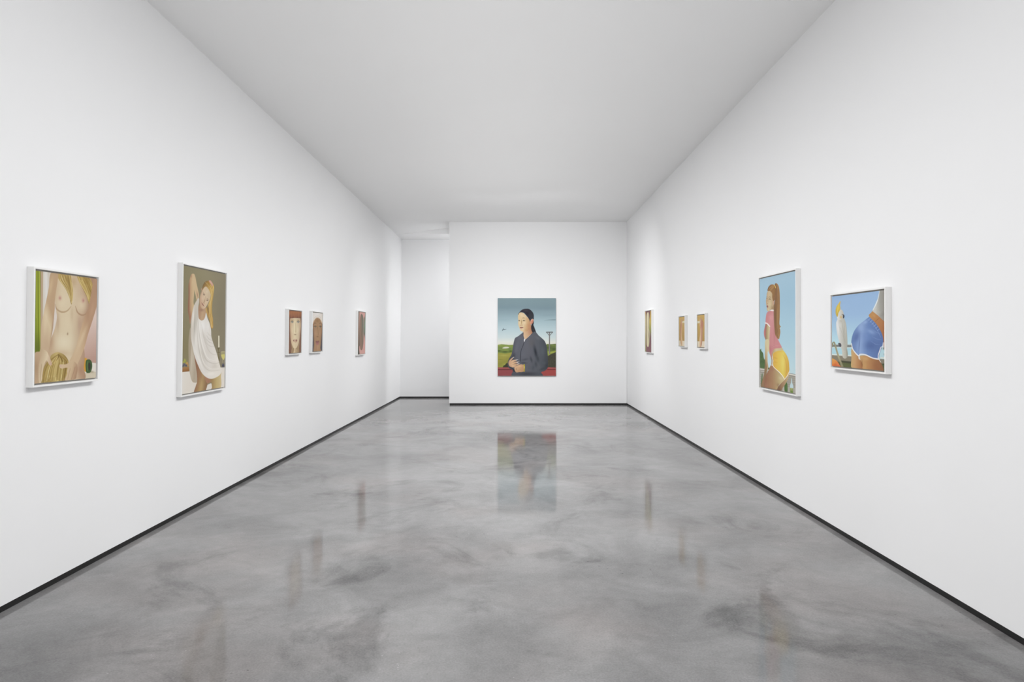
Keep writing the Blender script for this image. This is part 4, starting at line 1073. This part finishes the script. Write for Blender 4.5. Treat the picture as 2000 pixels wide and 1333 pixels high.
OPS = [
    ('p',((-40,-40),(845,-40),(845,1040),(-40,1040)),(462,-37,457,886,((0,'a0c2d6'),(0.307,'9dc2d8'),(0.653,'a9cddc'),(0.881,'b8d6df'),(1,'c2dadd'))),1,1,0,None,None),
    ('b',(642.3,210.3),(252.4,14),(-0.9,177.1),'98bdd2',0.4,None),
    ('p',((-33,669),(11,657),(30,648),(38,668),(64,679),(86,694),(96,725),(106,740),(133,751),(200,786),(225,804),(225,835),(-34,840)),'4d6a3c',3.6,1,1,None,None),
    ('b',(182.2,769.4),(16.4,-0.6),(-0.1,10),'3b5530',0.6,None),
    ('b',(-1,804.6),(17.4,-0.8),(-0.1,10.3),'56743f',0.6,None),
    ('b',(49.6,830.2),(17.1,-0.8),(-0.1,10.2),'62814a',0.6,None),
    ('b',(15.4,774.4),(17.3,-0.7),(-0.1,10.2),'3b5530',0.6,None),
    ('b',(65.8,800.1),(17,-0.7),(-0.1,10.1),'56743f',0.6,None),
    ('b',(115.4,825.5),(16.8,-0.8),(-0.1,10.1),'62814a',0.6,None),
    ('b',(31.8,744.3),(17.2,-0.6),(-0.1,10.2),'62814a',0.6,None),
    ('b',(82,770.2),(16.9,-0.7),(-0.1,10.1),'3b5530',0.6,None),
    ('b',(131.3,795.7),(16.7,-0.7),(-0.1,10),'56743f',0.6,None),
    ('b',(179.9,820.8),(16.4,-0.8),(-0.1,10),'62814a',0.6,None),
    ('b',(-2.6,687.9),(17.4,-0.4),(-0.1,10.3),'3b5530',0.6,None),
    ('b',(48.1,714.4),(17.1,-0.5),(-0.1,10.2),'56743f',0.6,None),
    ('b',(98,740.5),(16.9,-0.6),(-0.1,10.1),'62814a',0.6,None),
    ('b',(147.1,766.2),(16.6,-0.6),(-0.1,10),'3b5530',0.6,None),
    ('b',(195.5,791.4),(16.3,-0.7),(-0.1,9.9),'56743f',0.6,None),
    ('b',(13,827.2),(17.3,-0.8),(-0.1,10.2),'62814a',0.6,None),
    ('b',(29.4,797),(17.2,-0.7),(-0.1,10.2),'56743f',0.6,None),
    ('b',(79.6,822.5),(17,-0.8),(-0.1,10.1),'62814a',0.6,None),
    ('b',(-5.1,740.9),(17.4,-0.6),(-0.1,10.3),'62814a',0.6,None),
    ('b',(45.7,766.9),(17.1,-0.7),(-0.1,10.2),'3b5530',0.6,None),
    ('b',(95.6,792.6),(16.9,-0.7),(-0.1,10.1),'56743f',0.6,None),
    ('b',(144.8,817.9),(16.6,-0.8),(-0.1,10),'62814a',0.6,None),
    ('b',(11.4,710.8),(17.3,-0.5),(-0.1,10.2),'56743f',0.6,None),
    ('b',(61.9,737.1),(17.1,-0.6),(-0.1,10.2),'62814a',0.6,None),
    ('p',((-34,828),(220,831),(198,1027),(-35,1014)),'a9a59a',1.8,1,0,None,None),
    ('p',((-34,835),(215,835),(215,844),(-34,844)),'cfccc4',1.8,1,0,None,None),
    ('p',((-35,850),(209,849),(210,845),(-33,846)),'77736a',2.2,0.8,0,None,None),
    ('p',((-34,854),(199,853),(194,861),(-34,863)),'b9b5aa',1.8,1,0,None,None),
    ('p',((-29,867),(188,867),(190,863),(-28,863)),'6f6b62',2.2,0.8,0,None,None),
    ('p',((-24,888),(63,889),(64,886),(-23,885)),'8a8579',2.2,0.7,0,None,None),
    ('p',((-24,908),(62,908),(64,905),(-23,905)),'8a8579',2.2,0.7,0,None,None),
    ('p',((-24,930),(62,930),(64,927),(-23,927)),'8a8579',2.2,0.7,0,None,None),
    ('p',((-24,951),(62,951),(64,948),(-23,949)),'8a8579',2.2,0.7,0,None,None),
    ('p',((-25,975),(62,975),(63,972),(-23,972)),'8a8579',2.2,0.7,0,None,None),
    ('p',((47,883),(65,878),(65,921),(52,1004),(22,1002),(36,930)),'4a6a35',2.9,1,1,None,None),
    ('p',((583,831),(671,842),(816,845),(815,1011),(491,1007),(509,947)),'a29d90',1.8,1,0,None,None),
    ('p',((667,841),(816,845),(816,857),(667,853)),'d6d2c8',1.8,1,0,None,None),
    ('p',((671,843),(811,845),(812,842),(672,840)),'55564f',1.8,0.8,0,None,None),
    ('p',((662,860),(811,863),(812,859),(663,857)),'6f6b62',2.2,0.8,0,None,None),
    ('p',((618,880),(807,878),(808,876),(619,878)),'7d786c',2.2,0.7,0,None,None),
    ('p',((618,898),(807,896),(808,893),(619,895)),'7d786c',2.2,0.7,0,None,None),
    ('p',((618,916),(807,913),(807,910),(619,913)),'7d786c',2.2,0.7,0,None,None),
    ('p',((618,936),(807,932),(807,929),(618,933)),'7d786c',2.2,0.7,0,None,None),
    ('p',((617,955),(806,951),(807,948),(618,952)),'7d786c',2.2,0.7,0,None,None),
    ('p',((596,923),(627,925),(640,956),(635,1000),(582,1001),(573,957)),'4c6c34',2.9,1,1,None,None),
    ('b',(626.7,963.8),(10.6,-0.8),(-0.1,24.9),'6f9048',0.6,None),
    ('p',((719,882),(730,882),(736,917),(755,937),(750,961),(692,962),(692,939),(712,915)),'bcd4da',2.2,1,1,None,None),
    ('p',((692,961),(752,961),(752,999),(692,1001)),'8f9a58',2.9,1,0,None,None),
    ('b',(718.2,967.3),(25.6,-2),(-0,6.3),'c4bd7c',0.7,None),
    ('p',((701,984),(748,984),(744,1004),(697,1004)),'6d8a40',2.9,1,0,None,None),
    ('p',((651,955),(650,1004),(682,1002),(682,953)),'aeaa9f',2.2,0.9,0,None,None),
    ('p',((761,954),(765,1009),(798,1006),(794,951)),'aeaa9f',2.2,0.9,0,None,None),
    ('p',((541,963),(538,1003),(568,1001),(572,961)),'b5b1a6',2.2,0.9,0,None,None),
    ('p',((582,899),(636,878),(667,837),(671,848),(654,884),(618,918),(582,946),(537,974),(495,1003),(387,1006),(435,971),(509,933)),(435,978,654,870,((0,'7d5a42'),(0.48,'a8845f'),(1,'c4ab7e'))),2.2,1,1,'lf',None),
    ('p',((270,791),(315,793),(359,813),(454,845),(537,877),(573,902),(509,933),(444,963),(387,1004),(198,1008),(36,1007),(63,944),(147,889),(209,843)),(137,916,546,901,((0,'96664c'),(0.374,'a67c58'),(0.729,'b8a070'),(1,'c9b988'))),2.2,1,1,'lg',None),
    ('b',(290,823.9),(59,-2.9),(-0.2,33.9),'a0705a',0.6,'lg'),
    ('b',(491.2,894.1),(42.4,-16.6),(47.2,19.2),'cfc092',0.7,'lg'),
    ('b',(259.4,965.3),(118,-8.5),(-0.2,37.8),'a97e5a',0.6,'lg'),
    ('b',(157.4,984.2),(81.8,-6),(-0.2,30.8),'a8745c',0.6,'lg'),
    ('b',(434.6,956.4),(40.7,-12.1),(28.1,17),'94714f',0.6,'lg'),
    ('p',((301,647),(360,629),(474,619),(511,625),(548,651),(455,666),(340,676),(301,707),(280,749),(279,719)),(291,681,511,635,((0,'b08e66'),(0.499,'cfc193'),(1,'c9b489'))),2.2,1,1,None,None),
    ('p',((261,708),(305,711),(305,778),(278,787),(285,749)),'b3936c',2.2,1,1,None,None),
    ('p',((320,688),(360,672),(436,659),(511,654),(548,652),(593,673),(637,704),(667,742),(676,784),(676,819),(636,860),(582,896),(546,883),(473,848),(388,823),(330,800),(315,778),(325,747),(310,718)),(310,737,676,763,((0,'dba53f'),(0.317,'e3bc46'),(0.65,'e2cb58'),(0.867,'dcb042'),(1,'d4a63c'))),1.8,1,1,'sh',None),
    ('b',(537.9,754),(63.2,-2.5),(-0.4,72.2),'e6d468',0.6,'sh'),
    ('p',((537,689),(586,728),(609,780),(609,829),(588,881),(595,881),(628,829),(628,779),(599,726),(540,689)),'cf9c3c',4.4,0.6,1,None,'sh'),
    ('b',(473.7,665.3),(109.9,-2.6),(-0,7.3),'d9b34a',0.6,'sh'),
    ('b',(378.6,723.2),(53.8,5.8),(-6.6,7.2),'cf9636',0.6,'sh'),
    ('b',(378.4,760.2),(47.1,1.4),(-3,6.7),'d39b38',0.5,'sh'),
    ('b',(509.8,856.7),(35.2,-13.6),(35.3,14.6),'e6c848',0.5,'sh'),
    ('b',(649.6,792.2),(14,-0.7),(-0.2,42.5),'d2a03a',0.6,'sh'),
    ('p',((308,710),(300,726),(318,748),(310,778),(325,803),(383,823),(468,848),(532,875),(571,899),(580,896),(543,871),(477,844),(392,819),(335,800),(320,777),(326,747),(310,725),(317,710)),'efe6d8',1.8,1,1,None,None),
    ('p',((579,900),(642,865),(677,829),(669,828),(630,863),(572,899)),'efdccb',1.8,1,1,None,None),
    ('p',((268,790),(313,795),(317,791),(273,786)),'efe6d8',1.8,1,0,None,None),
    ('p',((186,315),(270,305),(352,312),(374,400),(385,510),(430,554),(474,592),(518,626),(474,635),(350,646),(292,692),(280,728),(232,667),(230,595),(245,487),(246,447),(149,414),(156,350)),(161,396,429,619,((0,'cc8284'),(0.297,'d38f90'),(0.531,'c98484'),(1,'cf8688'))),2.1,1,1,'st',None),
    ('b',(269.7,366.9),(70,1.8),(-0.2,35.7),'da9a9a',0.6,'st'),
    ('b',(315.7,531.9),(46.2,-0),(-0.5,88.5),'d28c8c',0.5,'st'),
    ('b',(256.3,657.1),(47.1,-1),(-0.3,53.6),'bd6f74',0.7,'st'),
    ('b',(406.9,614.7),(88.9,-1.3),(-0.1,13.1),'d58f90',0.6,'st'),
    ('b',(350.4,523.1),(20.6,0),(-0.5,96.8),'b87474',0.5,'st'),
    ('p',((293,626),(374,612),(463,606),(463,605),(372,609),(291,625)),'bc7074',3.4,0.5,1,None,'st'),
    ('p',((292,644),(374,630),(463,623),(463,622),(372,627),(291,642)),'bc7074',3.4,0.5,1,None,'st'),
    ('p',((292,661),(374,648),(463,640),(462,639),(372,644),(291,660)),'bc7074',3.4,0.5,1,None,'st'),
    ('p',((149,418),(180,430),(155,532),(142,559),(111,532),(102,491),(124,450)),(105,486,161,487,((0,'c4787a'),(1,'a8655a'))),2.6,1,1,None,None),
    ('p',((180,426),(246,438),(245,487),(235,559),(230,631),(242,693),(226,784),(177,849),(109,889),(122,806),(135,714),(133,641),(142,559),(155,487)),(142,578,235,577,((0,'93754f'),(0.527,'b9a276'),(1,'cfc093'))),2.6,1,1,'ar',None),
    ('p',((127,415),(177,423),(238,447),(254,442),(194,415),(134,407)),'ecdfdc',2.1,1,1,None,None),
    ('p',((139,569),(231,568),(229,644),(223,683),(200,737),(184,783),(174,830),(163,876),(127,909),(111,941),(105,1000),(41,1002),(47,961),(74,920),(111,871),(127,816),(125,724),(130,646)),(125,762,223,683,((0,'8f7350'),(0.246,'b7986c'),(1,'d2c396'))),2.2,1,1,'ar2',None),
    ('b',(195.2,645.1),(18.4,-0.4),(-0.5,99.4),'d6c89c',0.6,'ar2'),
    ('b',(84.2,950.6),(31.7,-2.1),(-0.3,46.7),'a9795a',0.8,'ar2'),
    ('p',((82,939),(102,973),(108,996),(112,995),(109,972),(86,939)),'7d5540',2.2,0.6,1,None,None),
    ('p',((200,668),(261,712),(282,745),(278,783),(260,791),(222,820),(200,782),(192,752)),'b9d5df',2.5,1,1,None,None),
    ('p',((264,273),(352,250),(352,299),(334,307),(264,300)),'a98a62',2.6,1,1,None,None),
    ('p',((197,126),(235,119),(294,137),(306,177),(317,213),(340,241),(317,266),(282,287),(234,305),(198,306),(177,294),(174,260),(160,241),(156,205),(169,178),(175,147)),(162,214,317,231,((0,'bfa07a'),(0.391,'cdb78e'),(1,'c0a47c'))),2.6,1,1,'fa',None),
    ('b',(246.7,245.5),(40.2,1.8),(-0.1,26.9),'d3c49c',0.7,'fa'),
    ('b',(247.2,151.5),(35.5,2.2),(-0.1,22.4),'d0b78c',0.6,'fa'),
    ('b',(216.5,293.6),(35.8,1.4),(-0,9),'d4c79e',0.7,'fa'),
    ('b',(205,203),(16.8,0.9),(-0.2,31.5),'b48f6c',0.6,'fa'),
    ('b',(189.1,229.2),(14.5,0.7),(-0.1,13.6),'d4ba92',0.6,'fa'),
    ('b',(287.9,274),(23.4,1),(-0.1,17.8),'a98762',0.5,'fa'),
    ('p',((218,184),(247,181),(272,188),(274,187),(247,177),(216,183)),'6a5238',2.6,0.85,1,None,None),
    ('p',((166,179),(187,175),(182,172),(164,177)),'6a5238',2.6,0.8,0,None,None),
    ('p',((227,205),(248,201),(271,206),(275,204),(246,194),(223,203)),'5b4a3a',2.6,0.9,1,None,None),
    ('p',((166,192),(190,191),(184,186),(164,190)),'5b4a3a',2.6,0.8,0,None,None),
    ('b',(192.7,236.2),(16.9,0.8),(-0,4.5),'9c6c52',0.7,None),
    ('p',((168,258),(189,252),(211,264),(205,273),(177,270)),'a5685c',2.6,1,1,None,None),
    ('p',((169,262),(207,268),(209,266),(170,260)),'6d3a34',2.1,0.8,0,None,None),
    ('p',((317,218),(346,206),(352,233),(335,258),(315,253)),'c79a7a',2.6,1,1,None,None),
    ('p',((193,121),(212,91),(259,74),(306,72),(353,81),(385,107),(389,147),(369,190),(358,215),(323,218),(306,191),(300,150),(247,127)),(212,100,375,129,((0,'7d5a3a'),(0.594,'a0723f'),(1,'8a6038'))),2.6,1,1,'hr',None),
    ('h',((205,117),(259,94),(353,83)),((312,209),(341,170),(375,111)),26,('b98a52','6d4a2c','a37840'),3,0.5,31,'hr',0),
    ('p',((264,304),(282,295),(340,299),(338,311)),'e6dcd8',2.1,1,1,None,None),
    ('p',((364,75),(393,69),(427,78),(460,108),(476,166),(478,256),(475,359),(469,428),(499,450),(480,459),(488,497),(474,532),(458,556),(419,549),(373,519),(356,466),(345,400),(340,311),(358,224),(381,160),(381,107)),(346,312,475,316,((0,'6f4c33'),(0.442,'9c7042'),(1,'a97f4e'))),2.6,1,1,'pt',None),
    ('b',(380.3,291),(20.4,0.8),(-1,183.9),'6d4a32',0.7,'pt'),
    ('b',(447.9,272),(17.7,0.8),(-0.9,181.8),'b08553',0.6,'pt'),
    ('b',(418.7,510.1),(38,0.1),(-0.2,43.5),'8f6a42',0.7,'pt'),
    ('h',((376,94),(369,225),(357,356),(368,488),(430,551)),((454,108),(474,230),(473,359),(475,446),(469,545)),44,('b98d56','6d4a2e','a67a45'),3,0.5,32,'pt',0),
    ('p',((337,79),(361,92),(377,110),(392,109),(379,90),(345,77)),'d9b24c',2.1,1,1,None,None),
    ('b',(480.1,465),(13.2,0.1),(-0,5.2),'dcd8d0',0.9,None),
]
picture('framed_painting', 'R', 5.8534, 6.7467, 0.9791, 2.0782, Easel(0.8053, 330).run(OPS),
        'tall white-framed painting of a long ponytail, pink shirt and yellow shorts, right wall')

OPS = [
    ('p',((-40,-40),(1430,-40),(1430,1040),(-40,1040)),(723,-16,720,765,((0,'93b5dc'),(0.374,'97b9de'),(0.625,'a3c8e0'),(0.887,'b8dde6'),(1,'b5dbe4'))),1,1,0,None,None),
    ('p',((-34,728),(623,717),(1418,722),(1418,821),(622,826),(-35,824)),'a9d3df',4.8,1,0,None,None),
    ('p',((-23,758),(583,756),(583,750),(-23,751)),'93c2d2',7.7,0.6,0,None,None),
    ('p',((-35,826),(1418,835),(1417,894),(-35,908)),'8d8570',4.8,1,0,None,None),
    ('p',((-35,908),(1417,885),(1417,1029),(-36,1109)),'5d643a',5.8,1,0,None,None),
    ('p',((-35,834),(622,836),(622,935),(-35,929)),'877f6b',4.8,1,0,None,None),
    ('p',((-36,844),(581,846),(584,828),(-33,825)),'d2ddd8',5.8,1,0,None,None),
    ('p',((273,913),(602,916),(602,945),(273,938)),'464733',7.7,1,0,None,None),
    ('p',((-35,723),(294,723),(603,718),(603,688),(296,692),(-33,691)),(209,685,209,730,((0,'a9b0ae'),(0.422,'6f7472'),(1,'8d9290'))),4.8,1,1,None,None),
    ('p',((-34,694),(603,689),(603,679),(-34,683)),'c5d0ce',5.8,0.8,0,None,None),
    ('p',((-34,742),(603,729),(603,719),(-34,732)),'d6dcd8',4.8,0.7,0,None,None),
    ('p',((1284,706),(1418,704),(1417,894),(1249,900)),'b0d2da',5.8,1,0,None,None),
    ('p',((1299,850),(1417,849),(1419,833),(1301,833)),'d6d8cc',4.8,1,0,None,None),
    ('p',((1283,855),(1418,856),(1417,912),(1300,912)),'857e6c',4.8,1,0,None,None),
    ('p',((1300,912),(1417,913),(1417,1020),(1317,1016)),'565f42',5.8,1,0,None,None),
    ('b',(1384.2,917.5),(49.7,-2.1),(-0,10.9),'3d4234',0.8,None),
    ('b',(1376.6,723),(29.9,-0.6),(-0.1,19.9),'6a5a50',0.8,None),
    ('b',(1384.6,795.3),(23.2,-0.6),(-0.1,18.1),'8a9a98',0.6,None),
    ('b',(-104.2,1033.1),(203,-9.6),(-0.4,95.9),'5b3a22',0.5,None),
    ('p',((-58,898),(44,897),(143,923),(219,971),(255,1021),(-58,1036)),(33,895,77,1030,((0,'dfa04e'),(0.438,'e08a3e'),(0.677,'d9692c'),(1,'d4653a'))),4.8,1,1,'bl',None),
    ('b',(164.9,963.4),(33.3,-14.7),(55.6,29.3),'e38a50',0.7,'bl'),
    ('p',((11,729),(45,668),(51,665),(79,709),(151,833),(236,944),(287,1014),(343,1002),(288,933),(201,824),(121,702),(83,653),(13,661),(-11,727)),(10,833,336,926,((0,'8f8a68'),(0.498,'aca482'),(1,'8b8565'))),4.8,1,1,None,None),
    ('p',((263,718),(305,723),(420,726),(445,751),(465,820),(451,861),(399,881),(341,877),(311,845),(295,774)),(295,805,465,800,((0,'c9c9bd'),(0.612,'b9b6a6'),(1,'8d8a7c'))),4.8,1,1,'tl',None),
    ('p',((189,311),(243,297),(349,316),(391,357),(422,418),(438,499),(450,600),(454,690),(431,751),(389,772),(326,763),(278,723),(220,652),(167,559),(136,466),(128,383),(157,342)),(145,518,446,519,((0,'dbdcda'),(0.502,'c4c3ba'),(1,'a9a79a'))),4.8,1,1,'pb',None),
    ('b',(253.6,415.7),(55.3,0.8),(-0.5,112.9),'cfcec6',0.6,'pb'),
    ('b',(188.8,456),(30,-1.7),(35.6,122.8),'e8e9e8',0.7,'pb'),
    ('b',(390.2,539.2),(33.2,0.1),(-0.7,182.2),'b0aea2',0.7,'pb'),
    ('p',((292,376),(333,519),(353,681),(363,681),(352,518),(301,375)),'9c9a8c',7.7,0.5,1,None,'pb'),
    ('p',((387,398),(405,539),(417,681),(425,680),(421,539),(395,397)),'d6d5cc',6.7,0.6,1,None,'pb'),
    ('b',(264.5,354.3),(63.6,1.4),(-0.2,41),'b3ad9c',0.5,'pb'),
    ('p',((219,437),(259,469),(269,465),(224,435)),'a19e90',5.8,0.4,0,None,'pb'),
    ('p',((236,459),(276,491),(286,488),(241,458)),'a19e90',5.8,0.4,0,None,'pb'),
    ('p',((253,482),(293,514),(303,511),(258,481)),'a19e90',5.8,0.4,0,None,'pb'),
    ('p',((270,505),(309,537),(320,533),(275,503)),'a19e90',5.8,0.4,0,None,'pb'),
    ('p',((287,528),(326,559),(337,556),(292,526)),'a19e90',5.8,0.4,0,None,'pb'),
    ('p',((304,550),(343,581),(353,578),(309,548)),'a19e90',5.8,0.4,0,None,'pb'),
    ('p',((320,572),(360,604),(370,600),(326,571)),'a19e90',5.8,0.4,0,None,'pb'),
    ('p',((337,595),(376,626),(387,623),(342,593)),'a19e90',5.8,0.4,0,None,'pb'),
    ('p',((354,617),(393,648),(403,645),(359,615)),'a19e90',5.8,0.4,0,None,'pb'),
    ('p',((370,639),(409,670),(420,667),(376,638)),'a19e90',5.8,0.4,0,None,'pb'),
    ('p',((157,310),(179,249),(222,209),(276,196),(329,223),(352,275),(343,326),(275,339),(200,337)),(168,269,339,275,((0,'dcdcd8'),(1,'bcb8ae'))),4.8,1,1,None,None),
    ('p',((259,77),(244,138),(255,169),(244,205),(200,239),(185,280),(157,295),(120,257),(113,205),(136,154),(190,115)),(124,206,233,127,((0,'cfae3c'),(0.567,'dcbf3e'),(1,'d8b044'))),4.8,1,1,None,None),
    ('p',((241,81),(180,144),(148,247),(166,249),(201,148),(247,82)),'e4cc62',5.8,0.6,1,None,None),
    ('p',((219,188),(184,227),(142,278),(150,280),(196,230),(225,189)),'b08f30',5.8,0.6,1,None,None),
    ('b',(271.1,303.2),(38.2,1),(-0.1,24.6),'d6a94e',0.8,None),
    ('p',((335,269),(364,277),(372,301),(351,321),(330,315)),'343a48',3.8,1,1,None,None),
    ('b',(309.5,268.5),(19,0.6),(-0,9.2),'3a3630',0.95,None),
    ('p',((188,673),(242,667),(278,687),(274,718),(220,714)),'55565c',4.8,1,1,None,None),
    ('p',((573,738),(740,798),(778,851),(816,893),(853,935),(872,1001),(578,1006),(566,867)),(572,897,834,926,((0,'c7a36a'),(0.334,'c99a66'),(1,'a86f42'))),4.8,1,1,'q1',None),
    ('p',((787,831),(1002,825),(1258,858),(1309,898),(1347,1015),(900,1010),(863,944),(816,893)),(816,927,1334,942,((0,'c89c62'),(0.356,'b98450'),(0.768,'9d6840'),(1,'93603f'))),4.8,1,1,'q2',None),
    ('b',(946.6,864.4),(109.2,-3.7),(-0.1,38.1),'cfa46c',0.6,'q2'),
    ('b',(1179.4,949.3),(86.5,-3.9),(-0.3,74.2),'99623e',0.6,'q2'),
    ('b',(927.7,960.5),(44.2,-2),(-0.3,76.4),'c69a60',0.6,'q2'),
    ('b',(843.9,925.7),(22.6,-0.9),(-0.2,57.8),'8f5c38',0.7,None),
    ('p',((1025,314),(1076,269),(1120,252),(1251,302),(1386,379),(1419,397),(1418,704),(1377,705),(1365,632),(1318,542),(1216,449)),(1076,287,1386,524,((0,'c08a4e'),(0.495,'b67c4a'),(1,'a8683e'))),4.8,1,1,'ws',None),
    ('b',(1146.8,308.3),(53.5,25.4),(-34.2,20.5),'cb975c',0.6,'ws'),
    ('b',(1285,404),(58.7,-17.1),(50.7,48.3),'b47746',0.6,'ws'),
    ('p',((1166,393),(1238,360),(1287,341),(1284,339),(1230,354),(1162,391)),'8f5c34',7.7,0.6,1,None,None),
    ('p',((1273,-23),(1421,-17),(1419,406),(1353,369),(1234,306),(1103,246),(1165,179),(1235,99),(1266,27)),(1182,198,1420,190,((0,'c4c4bc'),(0.438,'a19f97'),(1,'8d8a82'))),4.8,1,0,'tp',None),
    ('p',((1266,-10),(1244,61),(1194,140),(1120,226),(1139,231),(1223,147),(1267,65),(1280,-8)),'dce6ea',6.7,0.9,1,None,'tp'),
    ('b',(1251.3,265.4),(83.5,34.2),(-29.8,21.7),'b5b2a8',0.6,'tp'),
    ('b',(1353,296.2),(57.7,19.9),(-50.8,45.9),'7d7a72',0.4,'tp'),
    ('p',((1025,324),(1076,344),(1181,402),(1268,468),(1335,542),(1365,614),(1360,669),(1318,733),(1275,798),(1252,859),(1109,850),(928,813),(797,811),(768,836),(681,800),(593,738),(563,669),(579,589),(643,500),(760,423),(902,368)),(573,619,1318,660,((0,'5f7db4'),(0.315,'8aa6d4'),(0.568,'6685bd'),(1,'5872aa'))),4.8,1,1,'sh',None),
    ('b',(701.7,579.1),(108.3,19.7),(-74.2,102.1),'5068a2',0.75,'sh'),
    ('b',(817.3,463),(93.8,1),(-0.2,58),'8fabd8',0.7,'sh'),
    ('b',(929.2,578.7),(103.1,-19.5),(50,71.2),'6f8cc4',0.6,'sh'),
    ('b',(1075,512.8),(143.4,35.9),(-30.5,34),'8aa5d3',0.7,'sh'),
    ('b',(1074.3,691.1),(209.6,-3.1),(-0.3,84.5),'4d659e',0.8,'sh'),
    ('b',(778.5,666.3),(19,0.5),(-22,155.5),'4a619a',0.55,'sh'),
    ('b',(826.4,559.6),(43.6,6),(-54.6,103.2),'7f9bcd',0.6,'sh'),
    ('b',(930,387.9),(79.4,-22.1),(27.6,25.3),'94afda',0.7,'sh'),
    ('b',(1215.5,596.7),(80.7,-16),(41.1,60.3),'5c77b0',0.6,'sh'),
    ('b',(622.7,697.7),(59,-0.9),(-0.2,59.2),'6c88bf',0.6,'sh'),
    ('b',(1249.4,762.2),(51.3,-1.2),(-0.2,55.2),'506aa3',0.6,'sh'),
    ('b',(1181.2,467),(53.1,24.3),(-45.2,28.1),'5f7ab2',0.5,'sh'),
    ('p',((999,368),(1061,342),(1054,337),(994,365)),'a3bce4',3.8,0.7,0,None,'sh'),
    ('p',((1022,382),(1085,356),(1077,351),(1017,379)),'54699e',3.8,0.7,0,None,'sh'),
    ('p',((1046,395),(1108,369),(1101,365),(1041,392)),'a3bce4',3.8,0.7,0,None,'sh'),
    ('p',((1069,409),(1131,383),(1124,378),(1064,406)),'54699e',3.8,0.7,0,None,'sh'),
    ('p',((1092,422),(1153,396),(1146,392),(1087,420)),'a3bce4',3.8,0.7,0,None,'sh'),
    ('p',((1115,436),(1176,410),(1169,405),(1110,433)),'54699e',3.8,0.7,0,None,'sh'),
    ('p',((1138,449),(1199,423),(1192,419),(1133,446)),'a3bce4',3.8,0.7,0,None,'sh'),
    ('p',((1161,463),(1221,436),(1214,432),(1156,460)),'54699e',3.8,0.7,0,None,'sh'),
    ('p',((1184,476),(1244,450),(1237,445),(1179,473)),'a3bce4',3.8,0.7,0,None,'sh'),
    ('p',((1206,489),(1266,463),(1259,458),(1202,486)),'54699e',3.8,0.7,0,None,'sh'),
    ('p',((1229,502),(1288,476),(1281,472),(1224,499)),'a3bce4',3.8,0.7,0,None,'sh'),
    ('p',((1002,352),(1108,412),(1212,487),(1299,579),(1304,577),(1220,485),(1114,409),(1005,351)),'a9c2e8',4.8,0.5,1,None,'sh'),
    ('p',((1109,486),(1212,527),(1301,543),(1302,540),(1220,519),(1112,484)),'8099cb',8.7,0.5,1,None,'sh'),
    ('p',((1073,636),(1177,675),(1284,680),(1284,678),(1184,667),(1076,634)),'8099cb',8.7,0.5,1,None,'sh'),
    ('p',((1109,580),(1213,610),(1318,616),(1319,613),(1218,602),(1112,577)),'8099cb',8.7,0.5,1,None,'sh'),
    ('p',((559,670),(587,745),(671,805),(760,844),(776,835),(692,795),(611,740),(575,668)),'e0e0e0',3.8,1,1,None,None),
    ('p',((780,871),(789,833),(803,819),(924,820),(1105,857),(1250,867),(1255,852),(1114,842),(933,805),(798,804),(759,830),(757,870)),'e2e0de',3.8,1,1,None,None),
    ('p',((1264,859),(1260,809),(1296,754),(1318,713),(1364,699),(1373,651),(1357,650),(1340,693),(1301,708),(1272,750),(1238,808),(1240,860)),'d9dade',3.8,1,1,None,None),
    ('p',((1244,857),(1303,900),(1314,896),(1261,851)),'dcd8d4',3.8,1,0,None,None),
    ('p',((761,838),(789,890),(804,888),(787,834)),'d8d0c4',3.8,1,0,None,None),
]
picture('framed_painting', 'R', 4.4497, 5.2266, 1.2480, 1.8187, Easel(1.3904, 260).run(OPS),
        'white-framed painting of a white cockatoo beside blue shorts, nearest on right wall')
